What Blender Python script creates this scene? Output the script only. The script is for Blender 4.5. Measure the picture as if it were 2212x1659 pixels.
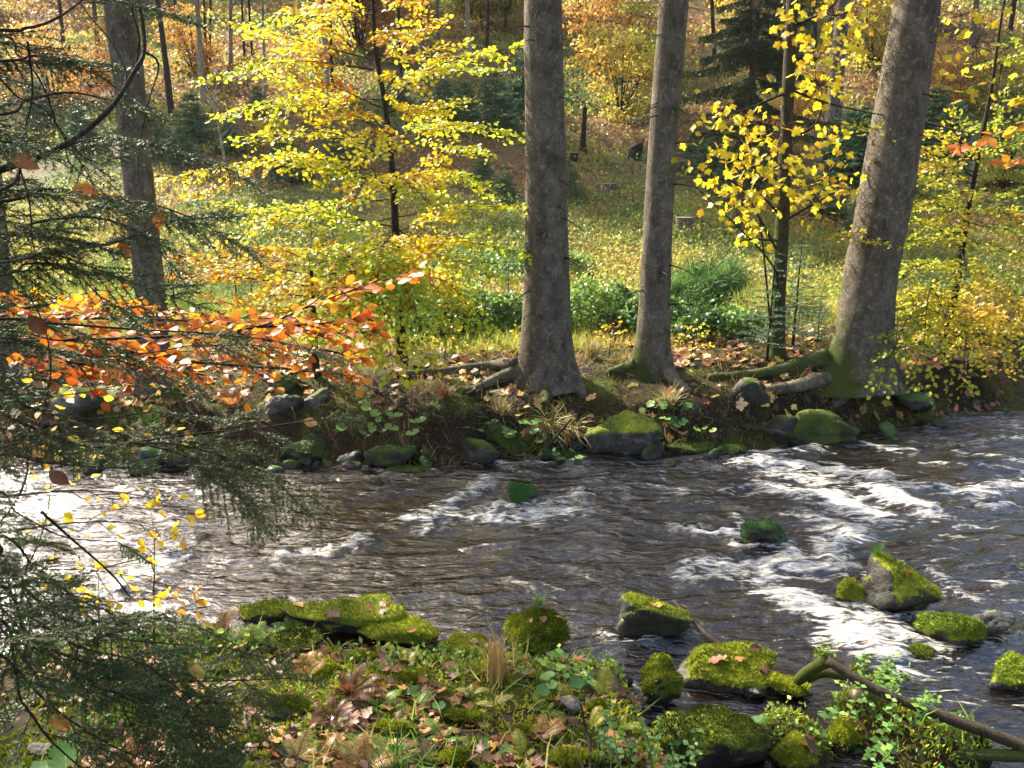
import bpy, math
import numpy as np
from mathutils import Matrix, Vector

for _o in list(bpy.data.objects):
    bpy.data.objects.remove(_o)
scene = bpy.context.scene
COL = scene.collection
R = math.radians

# ------------------------------------------------------------------ camera, world, sun, exposure
CAM_H = 3.6
PITCH = R(15.0)
FOV = R(63.0)
cam = bpy.data.cameras.new('camera')
cam.sensor_fit = 'HORIZONTAL'
cam.angle = FOV
cam.clip_start = 0.05
cam.clip_end = 1000
camo = bpy.data.objects.new('camera', cam)
COL.objects.link(camo)
camo.location = (0, 0, CAM_H)
camo.rotation_euler = (math.pi / 2 - PITCH, 0, 0)
scene.camera = camo

SUN_TO = Vector((-0.54, 0.57, 0.62)).normalized()
SUN_EL = math.asin(SUN_TO.z)
SUN_AZ = math.atan2(SUN_TO.x, SUN_TO.y)          # from +Y towards +X
world = bpy.data.worlds.new('World')
scene.world = world
world.use_nodes = True
wn = world.node_tree
wn.nodes.clear()
sky = wn.nodes.new('ShaderNodeTexSky')
sky.sky_type = 'NISHITA'
sky.sun_disc = False
sky.sun_elevation = SUN_EL
sky.sun_rotation = SUN_AZ
sky.air_density = 1.0
sky.dust_density = 5.0
sky.ozone_density = 1.0
bg = wn.nodes.new('ShaderNodeBackground')
bg.inputs['Strength'].default_value = 0.13
wo = wn.nodes.new('ShaderNodeOutputWorld')
wn.links.new(sky.outputs[0], bg.inputs['Color'])
wn.links.new(bg.outputs[0], wo.inputs['Surface'])

sun = bpy.data.lights.new('sun', 'SUN')
sun.energy = 4.4
sun.angle = R(0.6)
sun.color = (1.0, 0.93, 0.80)
suno = bpy.data.objects.new('sun', sun)
COL.objects.link(suno)
suno.location = (-20, 8, 30)
suno.rotation_euler = (-SUN_TO).to_track_quat('-Z', 'Y').to_euler()

vs = scene.view_settings
vs.view_transform = 'Standard'
vs.look = 'None'
vs.exposure = 1.9
vs.gamma = 1.0
vs.use_curve_mapping = False
scene.cycles.max_bounces = 6
scene.cycles.diffuse_bounces = 2
scene.cycles.glossy_bounces = 2
scene.cycles.transmission_bounces = 4
scene.cycles.transparent_max_bounces = 6

# ------------------------------------------------------------------ numpy helpers
rng = np.random.default_rng(11)


def hash3(ix, iy, iz, seed=0):
    h = (ix.astype(np.int64) * 374761393 + iy.astype(np.int64) * 668265263
         + iz.astype(np.int64) * 2147483647 + seed * 1274126177) & 0xFFFFFFFF
    h = ((h ^ (h >> 13)) * 1274126177) & 0xFFFFFFFF
    h = ((h ^ (h >> 16)) * 2246822519) & 0xFFFFFFFF
    h = h ^ (h >> 15)
    return (h & 0xFFFFFF) / float(0xFFFFFF) * 2.0 - 1.0


def vnoise(x, y, z=0.0, seed=0):
    x = np.asarray(x, float); y = np.asarray(y, float); z = np.asarray(z, float) + 0 * x
    ix, iy, iz = np.floor(x), np.floor(y), np.floor(z)
    fx, fy, fz = x - ix, y - iy, z - iz
    ix, iy, iz = ix.astype(np.int64), iy.astype(np.int64), iz.astype(np.int64)
    fx, fy, fz = fx * fx * (3 - 2 * fx), fy * fy * (3 - 2 * fy), fz * fz * (3 - 2 * fz)
    r = 0
    for a in (0, 1):
        for b in (0, 1):
            for c in (0, 1):
                w = (fx if a else 1 - fx) * (fy if b else 1 - fy) * (fz if c else 1 - fz)
                r = r + w * hash3(ix + a, iy + b, iz + c, seed)
    return r


def fbm(x, y, z=0.0, octaves=4, seed=0, gain=0.5):
    r, a, s = 0, 1.0, 0.0
    x = np.asarray(x, float); y = np.asarray(y, float); z = np.asarray(z, float)
    for i in range(octaves):
        r = r + a * vnoise(x, y, z, seed + i * 17)
        s += a
        a *= gain
        x, y, z = x * 2.03 + 5.1, y * 2.03 + 1.7, z * 2.03 + 3.3
    return r / s


def sstep(a, b, x):
    t = np.clip((np.asarray(x, float) - a) / (b - a), 0, 1)
    return t * t * (3 - 2 * t)


def unit(v):
    v = np.asarray(v, float)
    return v / np.maximum(np.linalg.norm(v, axis=-1, keepdims=True), 1e-9)


# ---- photograph coordinates (2212 x 1659 frame) to rays and points
F_PX = 1106.0 / math.tan(FOV / 2)
SP, CP = math.sin(PITCH), math.cos(PITCH)


def ray(vx, vy):
    u, v = (vx - 1106.0) / F_PX, (829.5 - vy) / F_PX
    return np.array([u, CP + v * SP, -SP + v * CP])


def P(vx, vy, Y):
    d = ray(vx, vy)
    return np.array([0, 0, CAM_H]) + d * (Y / d[1])


def W(vx, vy, z=0.0):
    d = ray(vx, vy)
    return np.array([0, 0, CAM_H]) + d * ((z - CAM_H) / d[2])


def to_v(p):
    p = np.atleast_2d(p)
    x, y, z = p[:, 0], p[:, 1], p[:, 2] - CAM_H
    f = y * CP - z * SP
    up = y * SP + z * CP
    return 1106 + F_PX * x / f, 829.5 - F_PX * up / f, f


# ------------------------------------------------------------------ the lie of the land
_far = np.array([W(*q)[:2] for q in [(0, 1002), (200, 1004), (500, 1010), (740, 1004), (930, 1016), (1100, 1000),
                                     (1260, 986), (1500, 984), (1620, 975), (1700, 958), (1900, 930), (2050, 905),
                                     (2212, 884)]])
_far = np.vstack([[-60, 16.0], [-14, 11.0], _far, [11, 15.0], [60, 32]])
_near = np.array([W(*q)[:2] for q in [(0, 1450), (250, 1402), (400, 1380), (520, 1394), (750, 1402), (960, 1414),
                                      (1080, 1428), (1230, 1438), (1310, 1440)]])
_near = np.vstack([[-60, 2.0], [-14, 4.0], _near, [.74, 5.15], [.80, 4.75], [.92, 4.4], [1.02, 3.9], [1.2, 3.4], [1.6, 3.0], [2.2, 2.7], [5, 2.2], [60, 8]])
_rf, _rn = _far[np.argsort(_far[:, 0])], _near[np.argsort(_near[:, 0])]


def y_far(x):
    return np.interp(x, _rf[:, 0], _rf[:, 1])


def y_near(x):
    return np.interp(x, _rn[:, 0], _rn[:, 1])


ISLANDS = []
for (vx, vy, r_, h_) in [(1930, 1570, 0.42, 0.52), (2010, 1610, 0.40, 0.50), (1830, 1440, 0.30, 0.42),
                         (1930, 1490, 0.28, 0.42), (1700, 1620, 0.30, 0.46)]:
    q = W(vx, vy)
    ISLANDS.append((q[0], q[1], r_, h_))
ISLANDS += [(5.75, 6.9, 0.95, 0.48), (4.85, 5.55, 0.75, 0.47)]


def hgt(x, y):
    x = np.asarray(x, float); y = np.asarray(y, float)
    x, y = np.broadcast_arrays(x, y)
    wob = 0.16 * fbm(x * 1.7, y * 1.7, 0, 3, 3)
    df = y - y_far(x) + wob
    dn = y_near(x) - y + wob
    bed = -0.36 + 0.10 * fbm(x * 1.3, y * 1.3, 0, 3, 7)
    # far bank: steep face, shelf, meadow, hill
    steep = 0.50 + 0.12 * sstep(2.5, 4.5, x)
    zf = -0.36 + 0.36 * sstep(-0.55, 0.02, df) + steep * sstep(0.08, 0.72, df) + 0.30 * sstep(0.3, 1.9, df)
    zf = zf + 0.07 * fbm(x * 1.6, y * 1.6, 0, 4, 21) * sstep(0, 0.5, df)
    zf = zf - 0.16 * sstep(2.4, 4.2, df) + 0.55 * sstep(4.5, 16, df)
    hill = np.maximum(y - 18.5 - 2.5 * fbm(x * 0.05, y * 0.05, 0, 2, 5), 0)
    zf = zf + 0.37 * hill * (hill / (hill + 9.0)) + sstep(0, 20, hill) * 1.1 * fbm(x * 0.09, y * 0.09, 0, 3, 9)
    zf = zf + sstep(5, 12, df) * 0.12 * fbm(x * 0.5, y * 0.5, 0, 3, 19)
    # near bank
    dnn = np.maximum(dn, 0)
    zn = -0.36 + 0.36 * sstep(-0.6, 0.0, dn) + 0.30 * sstep(0, 0.55, dn) + 0.05 * dnn + 0.036 * np.minimum(dnn, 9) ** 2
    zn = zn + (0.09 * fbm(x * 2.1, y * 2.1, 0, 4, 31)) * sstep(0, 0.4, dn)
    z = np.maximum(np.maximum(zf, zn), bed)
    for (ix, iy, r_, h_) in ISLANDS:
        d2 = ((x - ix) ** 2 + (y - iy) ** 2) / (r_ * r_)
        z = np.maximum(z, -0.36 + h_ * (1 - sstep(0.0, 2.2, d2)) * (1 + 0.3 * vnoise(x * 4, y * 4, 0, 44)))
    return z


_T = np.concatenate([np.linspace(2.0, 14, 900), np.linspace(14, 160, 2500)])


def G(vx, vy):
    d = ray(vx, vy)
    d = d / d[1]
    pts = np.array([0, 0, CAM_H]) + _T[:, None] * d
    below = pts[:, 2] < hgt(pts[:, 0], pts[:, 1])
    i = int(np.argmax(below)) if below.any() else len(_T) - 1
    p = pts[i].copy()
    p[2] = float(hgt(p[0], p[1]))
    return p


# ------------------------------------------------------------------ object helpers
def tag(o, label=None, cat=None, group=None, kind=None):
    if label: o['label'] = label
    if cat: o['category'] = cat
    if group: o['group'] = group
    if kind: o['kind'] = kind
    return o


ORIGINS = {}


def thing(name, loc, label, cat, group=None):
    e = bpy.data.objects.new(name, None)
    e.empty_display_size = 0.1
    e.location = [float(c) for c in loc]
    COL.objects.link(e)
    ORIGINS[e.name] = Vector(e.location)
    return tag(e, label, cat, group)


def attach(o, parent):
    """o is built in world coordinates; parent is a thing() (no rotation)"""
    o.parent = parent
    root = parent
    off = ORIGINS.get(parent.name)
    if off is not None:
        o.matrix_parent_inverse = Matrix.Translation(-off)
    return o


def obj(name, me, parent=None):
    o = bpy.data.objects.new(name, me)
    COL.objects.link(o)
    if parent is not None:
        attach(o, parent)
    return o


def make_mesh(name, V, polys, mat, col=None, smooth=True):
    """polys: list of int arrays (M,3) or (M,4)"""
    me = bpy.data.meshes.new(name)
    V = np.ascontiguousarray(V, np.float32)
    polys = [np.asarray(p, np.int32) for p in polys if len(p)]
    me.vertices.add(len(V))
    me.vertices.foreach_set('co', V.ravel())
    nl = sum(p.size for p in polys)
    nf = sum(len(p) for p in polys)
    me.loops.add(nl)
    me.loops.foreach_set('vertex_index', np.concatenate([p.ravel() for p in polys]))
    me.polygons.add(nf)
    tot = np.concatenate([np.full(len(p), p.shape[1], np.int32) for p in polys])
    st = np.concatenate([[0], np.cumsum(tot)[:-1]]).astype(np.int32)
    me.polygons.foreach_set('loop_start', st)
    me.polygons.foreach_set('loop_total', tot)
    me.polygons.foreach_set('use_smooth', np.full(nf, smooth, bool))
    if col is not None:
        a = me.color_attributes.new('Col', 'FLOAT_COLOR', 'POINT')
        c = np.ones((len(V), 4), np.float32)
        c[:, :3] = col
        a.data.foreach_set('color', c.ravel())
    me.update(calc_edges=True)
    if mat is not None:
        me.materials.append(mat)
    return me


def poly_frames(pts):
    pts = np.asarray(pts, float)
    t = np.gradient(pts, axis=0)
    t = unit(t)
    up = np.array([0, 0, 1.0]) if abs(t[0][2]) < 0.9 else np.array([0, 1.0, 0])
    n = [unit(np.cross(t[0], np.cross(up, t[0])))]
    for i in range(1, len(t)):
        v = n[-1] - t[i] * np.dot(n[-1], t[i])
        n.append(unit(v))
    n = np.array(n)
    b = np.cross(t, n)
    return t, n, b


def smooth_path(pts, n):
    """Catmull-Rom through pts, n samples"""
    pts = np.asarray(pts, float)
    if len(pts) == 2:
        s = np.linspace(0, 1, n)[:, None]
        return pts[0] * (1 - s) + pts[1] * s
    q = np.vstack([2 * pts[0] - pts[1], pts, 2 * pts[-1] - pts[-2]])
    s = np.linspace(0, len(pts) - 1 - 1e-6, n)
    i = s.astype(int)
    f = (s - i)[:, None]
    a, b, c, d = q[i], q[i + 1], q[i + 2], q[i + 3]
    return 0.5 * ((2 * b) + (c - a) * f + (2 * a - 5 * b + 4 * c - d) * f ** 2 + (3 * b - a - 3 * c + d) * f ** 3)


class Acc:
    def __init__(s):
        s.V, s.Q, s.T, s.C, s.n = [], [], [], [], 0

    def add(s, V, Q=None, T=None, col=(1, 1, 1)):
        V = np.asarray(V, float)
        s.V.append(V)
        if Q is not None and len(Q): s.Q.append(np.asarray(Q, int) + s.n)
        if T is not None and len(T): s.T.append(np.asarray(T, int) + s.n)
        c = np.asarray(col, float)
        s.C.append(np.broadcast_to(c, (len(V), 3)))
        s.n += len(V)

    def tube(s, pts, rad, k=6, col=(1, 1, 1), cap=True, wob=0.0, seed=0):
        pts = np.asarray(pts, float)
        rad = np.broadcast_to(np.asarray(rad, float), (len(pts),))
        t, n, b = poly_frames(pts)
        a = np.linspace(0, 2 * np.pi, k, endpoint=False)
        ring = np.cos(a)[None, :, None] * n[:, None] + np.sin(a)[None, :, None] * b[:, None]
        rr = rad[:, None]
        if wob:
            base = pts[:, None] + ring * rr[..., None]
            nz = fbm(base[..., 0] * 6, base[..., 1] * 6, base[..., 2] * 4, 2, seed)
            rr = rr * (1 + wob * nz)
        V = pts[:, None] + ring * rr[..., None]
        m = len(pts)
        i, j = np.meshgrid(np.arange(m - 1), np.arange(k), indexing='ij')
        j2 = (j + 1) % k
        Q = np.stack([i * k + j, i * k + j2, (i + 1) * k + j2, (i + 1) * k + j], -1).reshape(-1, 4)
        V = V.reshape(-1, 3)
        T = None
        if cap:
            V = np.vstack([V, pts[0], pts[-1]])
            o0, o1 = m * k, m * k + 1
            jj = np.arange(k)
            T = np.vstack([np.stack([np.full(k, o0), (jj + 1) % k, jj], -1),
                           np.stack([np.full(k, o1), (m - 1) * k + jj, (m - 1) * k + (jj + 1) % k], -1)])
        s.add(V, Q, T, col)

    def leaves(s, tpl, pos, d, nrm, size, col, sx=1.0):
        """tpl = (verts (k,3), tris (m,3)); pos,d,nrm (N,3); size (N,), col (N,3)"""
        tv, tt = tpl
        pos = np.asarray(pos, float)
        N = len(pos)
        if N == 0: return
        d = unit(d)
        side = unit(np.cross(nrm, d))
        nn = np.cross(d, side)
        size = np.broadcast_to(np.asarray(size, float), (N,))
        V = pos[:, None] + size[:, None, None] * (tv[None, :, 0:1] * d[:, None] + tv[None, :, 1:2] * side[:, None] * sx
                                                  + tv[None, :, 2:3] * nn[:, None])
        k = len(tv)
        T = tt[None] + (np.arange(N) * k)[:, None, None]
        col = np.broadcast_to(np.asarray(col, float), (N, 3))
        s.add(V.reshape(-1, 3), None, T.reshape(-1, 3), np.repeat(col, k, axis=0))

    def mesh(s, name, mat, smooth=True):
        V = np.vstack(s.V)
        polys = []
        if s.Q: polys.append(np.vstack(s.Q))
        if s.T: polys.append(np.vstack(s.T))
        return make_mesh(name, V, polys, mat, np.vstack(s.C), smooth)

    def build(s, name, mat, parent=None, smooth=True, kind=None):
        o = obj(name, s.mesh(name, mat, smooth), parent)
        if kind: o['kind'] = kind
        return o


# leaf templates: x along the leaf, y across, z out of the leaf
def _tpl(v, t):
    return np.array(v, float), np.array(t, int)


TRI = _tpl([(0, -.5, 0), (0, .5, 0), (1, 0, 0)], [(0, 1, 2)])
NEEDLE = _tpl([(0, -.06, 0), (0, .06, 0), (1, 0, 0)], [(0, 1, 2)])
QUADL = _tpl([(0, 0, 0), (.45, -.32, .05), (.45, .32, .05), (1, 0, -.03)], [(0, 1, 2), (1, 3, 2)])
BEECH = _tpl([(0, 0, 0), (.18, -.20, .03), (.18, .20, .03), (.45, -.33, .06), (.45, .33, .06), (.75, -.22, .03),
              (.75, .22, .03), (1, 0, -.06), (.45, 0, -.01)],
             [(0, 1, 8), (0, 8, 2), (1, 3, 8), (2, 8, 4), (3, 5, 8), (4, 8, 6), (5, 7, 8), (6, 8, 7)])
BLADE = _tpl([(0, -.03, 0), (0, .03, 0), (.55, -.022, .10), (.55, .022, .10), (1, 0, -.05)],
             [(0, 1, 2), (1, 3, 2), (2, 3, 4)])
PINNA = _tpl([(0, -.05, 0), (0, .05, 0), (.4, -.055, .02), (.4, .055, .02), (1, 0, -.08)],
             [(0, 1, 2), (1, 3, 2), (2, 3, 4)])


def _maple(curl):
    # five-lobed outline, stalk at x=0
    half = [(0.02, 0.03), (-0.06, 0.22), (0.10, 0.36), (0.20, 0.30), (0.22, 0.50), (0.42, 0.62), (0.46, 0.48),
            (0.60, 0.52), (0.56, 0.34), (0.52, 0.20), (0.72, 0.24), (0.78, 0.12), (1.00, 0.0)]
    out = [(x, -y) for x, y in half] + [(x, y) for x, y in half[::-1][1:]]
    v = [(0.33, 0, 0)]
    for x, y in out:
        rr = math.hypot(x - .33, y)
        v.append((x, y, curl * rr * rr * (1.3 if (x + y) % .2 > .1 else .6)))
    n = len(out)
    t = [(0, i + 1, i + 2) for i in range(n - 1)] + [(0, n, 1)]
    v = v + [(0.02, -.012, 0), (0.02, .012, 0), (-.42, 0, -.08)]
    t.append((n + 1, n + 2, n + 3))
    return _tpl(v, t)


def _round(n=11):
    v = [(.38, 0, -.05)]
    for k in range(n):
        a = math.pi + .25 + (2 * math.pi - .5) * k / (n - 1)
        r = .5 * (1 + (.07 if k % 2 else -.06))
        v.append((.45 + r * math.cos(a), r * 1.05 * math.sin(a), .05))
    return _tpl(v, [(0, i + 1, i + 2) for i in range(n - 1)])


ROUND = _round()
MAPLE = _maple(0.25)
MAPLE2 = _maple(-0.45)
MAPLE3 = _maple(0.7)


def rnd(n, a, b):
    return rng.uniform(a, b, n)


def rdir(n, zs=1.0):
    v = rng.normal(size=(n, 3))
    v[:, 2] *= zs
    return unit(v)


def lerpcol(cols, t):
    """palette lookup, t (N,) in 0..1"""
    cols = np.asarray(cols, float)
    t = np.clip(t, 0, 1) * (len(cols) - 1)
    i = np.minimum(t.astype(int), len(cols) - 2)
    f = (t - i)[:, None]
    return cols[i] * (1 - f) + cols[i + 1] * f


def pick(cols, n, jit=0.18):
    cols = np.asarray(cols, float)
    c = cols[rng.integers(0, len(cols), n)]
    return c * (1 + rng.uniform(-jit, jit, (n, 1))) * (1 + rng.uniform(-jit * .3, jit * .3, (n, 3)))
# ------------------------------------------------------------------ materials
def newmat(name):
    m = bpy.data.materials.new(name)
    m.use_nodes = True
    nt = m.node_tree
    nt.nodes.clear()
    out = nt.nodes.new('ShaderNodeOutputMaterial')
    return m, nt, out


def nd(nt, t, **kw):
    n = nt.nodes.new(t)
    for k, v in kw.items():
        if k.startswith('i_'):
            n.inputs[k[2:].replace('_', ' ')].default_value = v
        else:
            setattr(n, k, v)
    return n


def ramp(nt, fac, stops):
    r = nt.nodes.new('ShaderNodeValToRGB')
    e = r.color_ramp.elements
    while len(e) < len(stops): e.new(0.5)
    for k, (p, c) in enumerate(stops):
        e[k].position = p
        e[k].color = (*c, 1) if len(c) == 3 else c
    nt.links.new(fac, r.inputs[0])
    return r.outputs[0]


def noise(nt, vec, scale, detail=4, rough=0.55, dist=0.0):
    n = nd(nt, 'ShaderNodeTexNoise')
    n.inputs['Scale'].default_value = scale
    n.inputs['Detail'].default_value = detail
    n.inputs['Roughness'].default_value = rough
    n.inputs['Distortion'].default_value = dist
    if vec is not None: nt.links.new(vec, n.inputs['Vector'])
    return n.outputs['Fac']


def mixc(nt, fac, a, b, mode='MIX'):
    m = nd(nt, 'ShaderNodeMix', data_type='RGBA', blend_type=mode)
    for s, v in ((m.inputs[0], fac), (m.inputs[6], a), (m.inputs[7], b)):
        if isinstance(v, (int, float)): s.default_value = v
        elif isinstance(v, tuple): s.default_value = (*v, 1)
        else: nt.links.new(v, s)
    return m.outputs[2]


def mth(nt, op, a, b=None, clamp=False):
    m = nd(nt, 'ShaderNodeMath', operation=op, use_clamp=clamp)
    for s, v in ((m.inputs[0], a), (m.inputs[1], b)):
        if v is None: continue
        if isinstance(v, (int, float)): s.default_value = v
        else: nt.links.new(v, s)
    return m.outputs[0]


def mapping(nt, vec, scale, rot=(0, 0, 0)):
    m = nd(nt, 'ShaderNodeMapping')
    m.inputs['Scale'].default_value = scale
    m.inputs['Rotation'].default_value = rot
    nt.links.new(vec, m.inputs['Vector'])
    return m.outputs[0]


def bump(nt, h, strength=0.5, dist=0.02, nrm=None):
    b = nd(nt, 'ShaderNodeBump')
    b.inputs['Strength'].default_value = strength
    b.inputs['Distance'].default_value = dist
    nt.links.new(h, b.inputs['Height'])
    if nrm is not None: nt.links.new(nrm, b.inputs['Normal'])
    return b.outputs[0]


def principled(nt, out, color, rough=0.7, spec=0.3, normal=None):
    p = nd(nt, 'ShaderNodeBsdfPrincipled')
    if isinstance(color, tuple): p.inputs['Base Color'].default_value = (*color, 1)
    else: nt.links.new(color, p.inputs['Base Color'])
    if isinstance(rough, (int, float)): p.inputs['Roughness'].default_value = rough
    else: nt.links.new(rough, p.inputs['Roughness'])
    p.inputs['Specular IOR Level'].default_value = spec
    if normal is not None: nt.links.new(normal, p.inputs['Normal'])
    if out is not None: nt.links.new(p.outputs[0], out.inputs['Surface'])
    return p


def leaf_material(name, trans=0.45, rough=0.45, spec=0.35, vary=0.25, blotch=0.0):
    """colour = Col attribute x object colour, thin and partly translucent"""
    m, nt, out = newmat(name)
    at = nd(nt, 'ShaderNodeAttribute', attribute_name='Col')
    oi = nd(nt, 'ShaderNodeObjectInfo')
    c = mixc(nt, 1.0, at.outputs['Color'], oi.outputs['Color'], 'MULTIPLY')
    ge = nd(nt, 'ShaderNodeNewGeometry')
    v = mth(nt, 'ADD', mth(nt, 'MULTIPLY', ge.outputs['Random Per Island'], vary * 2), 1 - vary)
    hv = nd(nt, 'ShaderNodeHueSaturation')
    nt.links.new(v, hv.inputs['Value'])
    nt.links.new(c, hv.inputs['Color'])
    c = hv.outputs[0]
    if blotch:
        tc = nd(nt, 'ShaderNodeNewGeometry')
        nz = noise(nt, tc.outputs['Position'], 38, 3)
        c = mixc(nt, mth(nt, 'MULTIPLY', ramp(nt, nz, [(0.5, (0, 0, 0)), (0.68, (1, 1, 1))]), blotch), c, (0.10, 0.035, 0.008))
    p = principled(nt, None, c, rough, spec)
    t = nd(nt, 'ShaderNodeBsdfTranslucent')
    nt.links.new(c, t.inputs['Color'])
    mx = nd(nt, 'ShaderNodeMixShader')
    mx.inputs[0].default_value = trans
    nt.links.new(p.outputs[0], mx.inputs[1])
    nt.links.new(t.outputs[0], mx.inputs[2])
    nt.links.new(mx.outputs[0], out.inputs['Surface'])
    return m


M = {}
M['leaf'] = leaf_material('autumn_leaf', 0.58, 0.42, 0.4, 0.25, 0.12)
M['litter'] = leaf_material('fallen_leaf', 0.15, 0.5, 0.35, 0.25, 0.5)
M['needle'] = leaf_material('spruce_needle', 0.12, 0.5, 0.3, 0.3)
M['grass'] = leaf_material('grass_blade', 0.35, 0.5, 0.3, 0.3)
M['moss'] = leaf_material('moss_tuft', 0.25, 0.8, 0.1, 0.35)


def bark_material(name, c0, c1, c2, scale=1.0, zst=0.35, bstr=0.8, moss=None, lichen=None):
    m, nt, out = newmat(name)
    ge = nd(nt, 'ShaderNodeNewGeometry')
    pos = ge.outputs['Position']
    mp = mapping(nt, pos, (scale, scale, scale * zst))
    vo = nd(nt, 'ShaderNodeTexVoronoi', feature='DISTANCE_TO_EDGE')
    vo.inputs['Scale'].default_value = 34
    warp = nd(nt, 'ShaderNodeVectorMath', operation='ADD')
    nz3 = nd(nt, 'ShaderNodeTexNoise')
    nz3.inputs['Scale'].default_value = 9
    nt.links.new(mp, nz3.inputs['Vector'])
    sc = nd(nt, 'ShaderNodeVectorMath', operation='SCALE')
    sc.inputs['Scale'].default_value = 0.09
    nt.links.new(nz3.outputs['Color'], sc.inputs[0])
    nt.links.new(mp, warp.inputs[0]); nt.links.new(sc.outputs[0], warp.inputs[1])
    nt.links.new(warp.outputs[0], vo.inputs['Vector'])
    crack = ramp(nt, vo.outputs['Distance'], [(0.0, (0, 0, 0)), (0.14, (1, 1, 1))])
    n1 = noise(nt, mp, 7, 6, 0.65)
    n2 = noise(nt, mp, 60, 4, 0.6)
    n3 = noise(nt, pos, 2.2, 3)
    c = ramp(nt, n1, [(0.28, c0), (0.5, c1), (0.74, c2)])
    c = mixc(nt, mth(nt, 'MULTIPLY', mth(nt, 'SUBTRACT', 1.0, crack), 0.55), c, c0)
    c = mixc(nt, 0.35, c, ramp(nt, n2, [(0.3, (0.35, 0.35, 0.35)), (0.7, (1.5, 1.5, 1.5))]), 'MULTIPLY')
    c = mixc(nt, 0.5, c, ramp(nt, n3, [(0.3, (0.6, 0.58, 0.55)), (0.7, (1.25, 1.25, 1.22))]), 'MULTIPLY')
    if lichen:
        ln = noise(nt, pos, 14, 5, 0.7)
        c = mixc(nt, mth(nt, 'MULTIPLY', ramp(nt, ln, [(0.56, (0, 0, 0)), (0.62, (1, 1, 1))]), lichen[1]), c, lichen[0])
    if moss:
        at = nd(nt, 'ShaderNodeAttribute', attribute_name='Col')
        sep = nd(nt, 'ShaderNodeSeparateColor')
        nt.links.new(at.outputs['Color'], sep.inputs[0])
        mn = noise(nt, pos, 9, 5, 0.65)
        # Col.r = 1 - moss amount
        mm = mth(nt, 'SUBTRACT', mth(nt, 'ADD', mth(nt, 'SUBTRACT', 1.0, sep.outputs[0]), mn), 0.80)
        mm = mth(nt, 'MULTIPLY', mm, 4.0, True)
        c = mixc(nt, mm, c, mixc(nt, n2, (0.022, 0.034, 0.007), (0.075, 0.095, 0.013)))
    h = mth(nt, 'ADD', mth(nt, 'MULTIPLY', crack, 0.6), mth(nt, 'ADD', n1, mth(nt, 'MULTIPLY', n2, 0.5)))
    principled(nt, out, c, 0.85, 0.15, bump(nt, h, bstr, 0.03))
    return m


M['bark_spruce'] = bark_material('spruce_bark', (0.046, 0.036, 0.024), (0.135, 0.109, 0.078), (0.235, 0.195, 0.145), 1.2, 0.5, 0.5,
                                 moss=True, lichen=((0.24, 0.25, 0.18), 0.5))
M['bark_dark'] = bark_material('beech_bark', (0.012, 0.009, 0.006), (0.035, 0.026, 0.018), (0.07, 0.055, 0.04), 3, 0.4, 0.4)
M['bark_maple'] = bark_material('maple_bark', (0.03, 0.024, 0.014), (0.07, 0.058, 0.035), (0.13, 0.11, 0.07), 2.5, 0.35, 0.6, moss=True)
M['bark_pale'] = bark_material('birch_bark', (0.10, 0.08, 0.06), (0.36, 0.31, 0.25), (0.55, 0.50, 0.43), 1.5, 1.6, 0.3)
M['bark_far'] = bark_material('pine_bark', (0.05, 0.035, 0.025), (0.13, 0.10, 0.08), (0.22, 0.17, 0.13), 0.8, 0.3, 0.4,
                              lichen=((0.45, 0.43, 0.38), 0.5))
M['dead_wood'] = bark_material('dead_wood', (0.02, 0.014, 0.009), (0.055, 0.04, 0.027), (0.11, 0.085, 0.06), 3, 0.15, 0.5, moss=True)
M['cut_wood'] = bark_material('cut_wood', (0.25, 0.15, 0.07), (0.48, 0.33, 0.17), (0.62, 0.47, 0.28), 3, 1, 0.1)

# ground: Col gives the kind of soil, noise gives grain
m, nt, out = newmat('soil_and_litter')
at = nd(nt, 'ShaderNodeAttribute', attribute_name='Col')
ge = nd(nt, 'ShaderNodeNewGeometry')
n1 = noise(nt, ge.outputs['Position'], 26, 6, 0.7)
n2 = noise(nt, ge.outputs['Position'], 5, 5, 0.6)
c = mixc(nt, 0.8, at.outputs['Color'], ramp(nt, n1, [(0.3, (0.35, 0.33, 0.3)), (0.5, (0.9, 0.9, 0.9)), (0.7, (1.7, 1.6, 1.4))]), 'MULTIPLY')
c = mixc(nt, 0.6, c, ramp(nt, n2, [(0.3, (0.55, 0.5, 0.45)), (0.7, (1.4, 1.4, 1.3))]), 'MULTIPLY')
principled(nt, out, c, 0.85, 0.15, bump(nt, mth(nt, 'ADD', n1, n2), 0.9, 0.05))
M['ground'] = m


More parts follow.
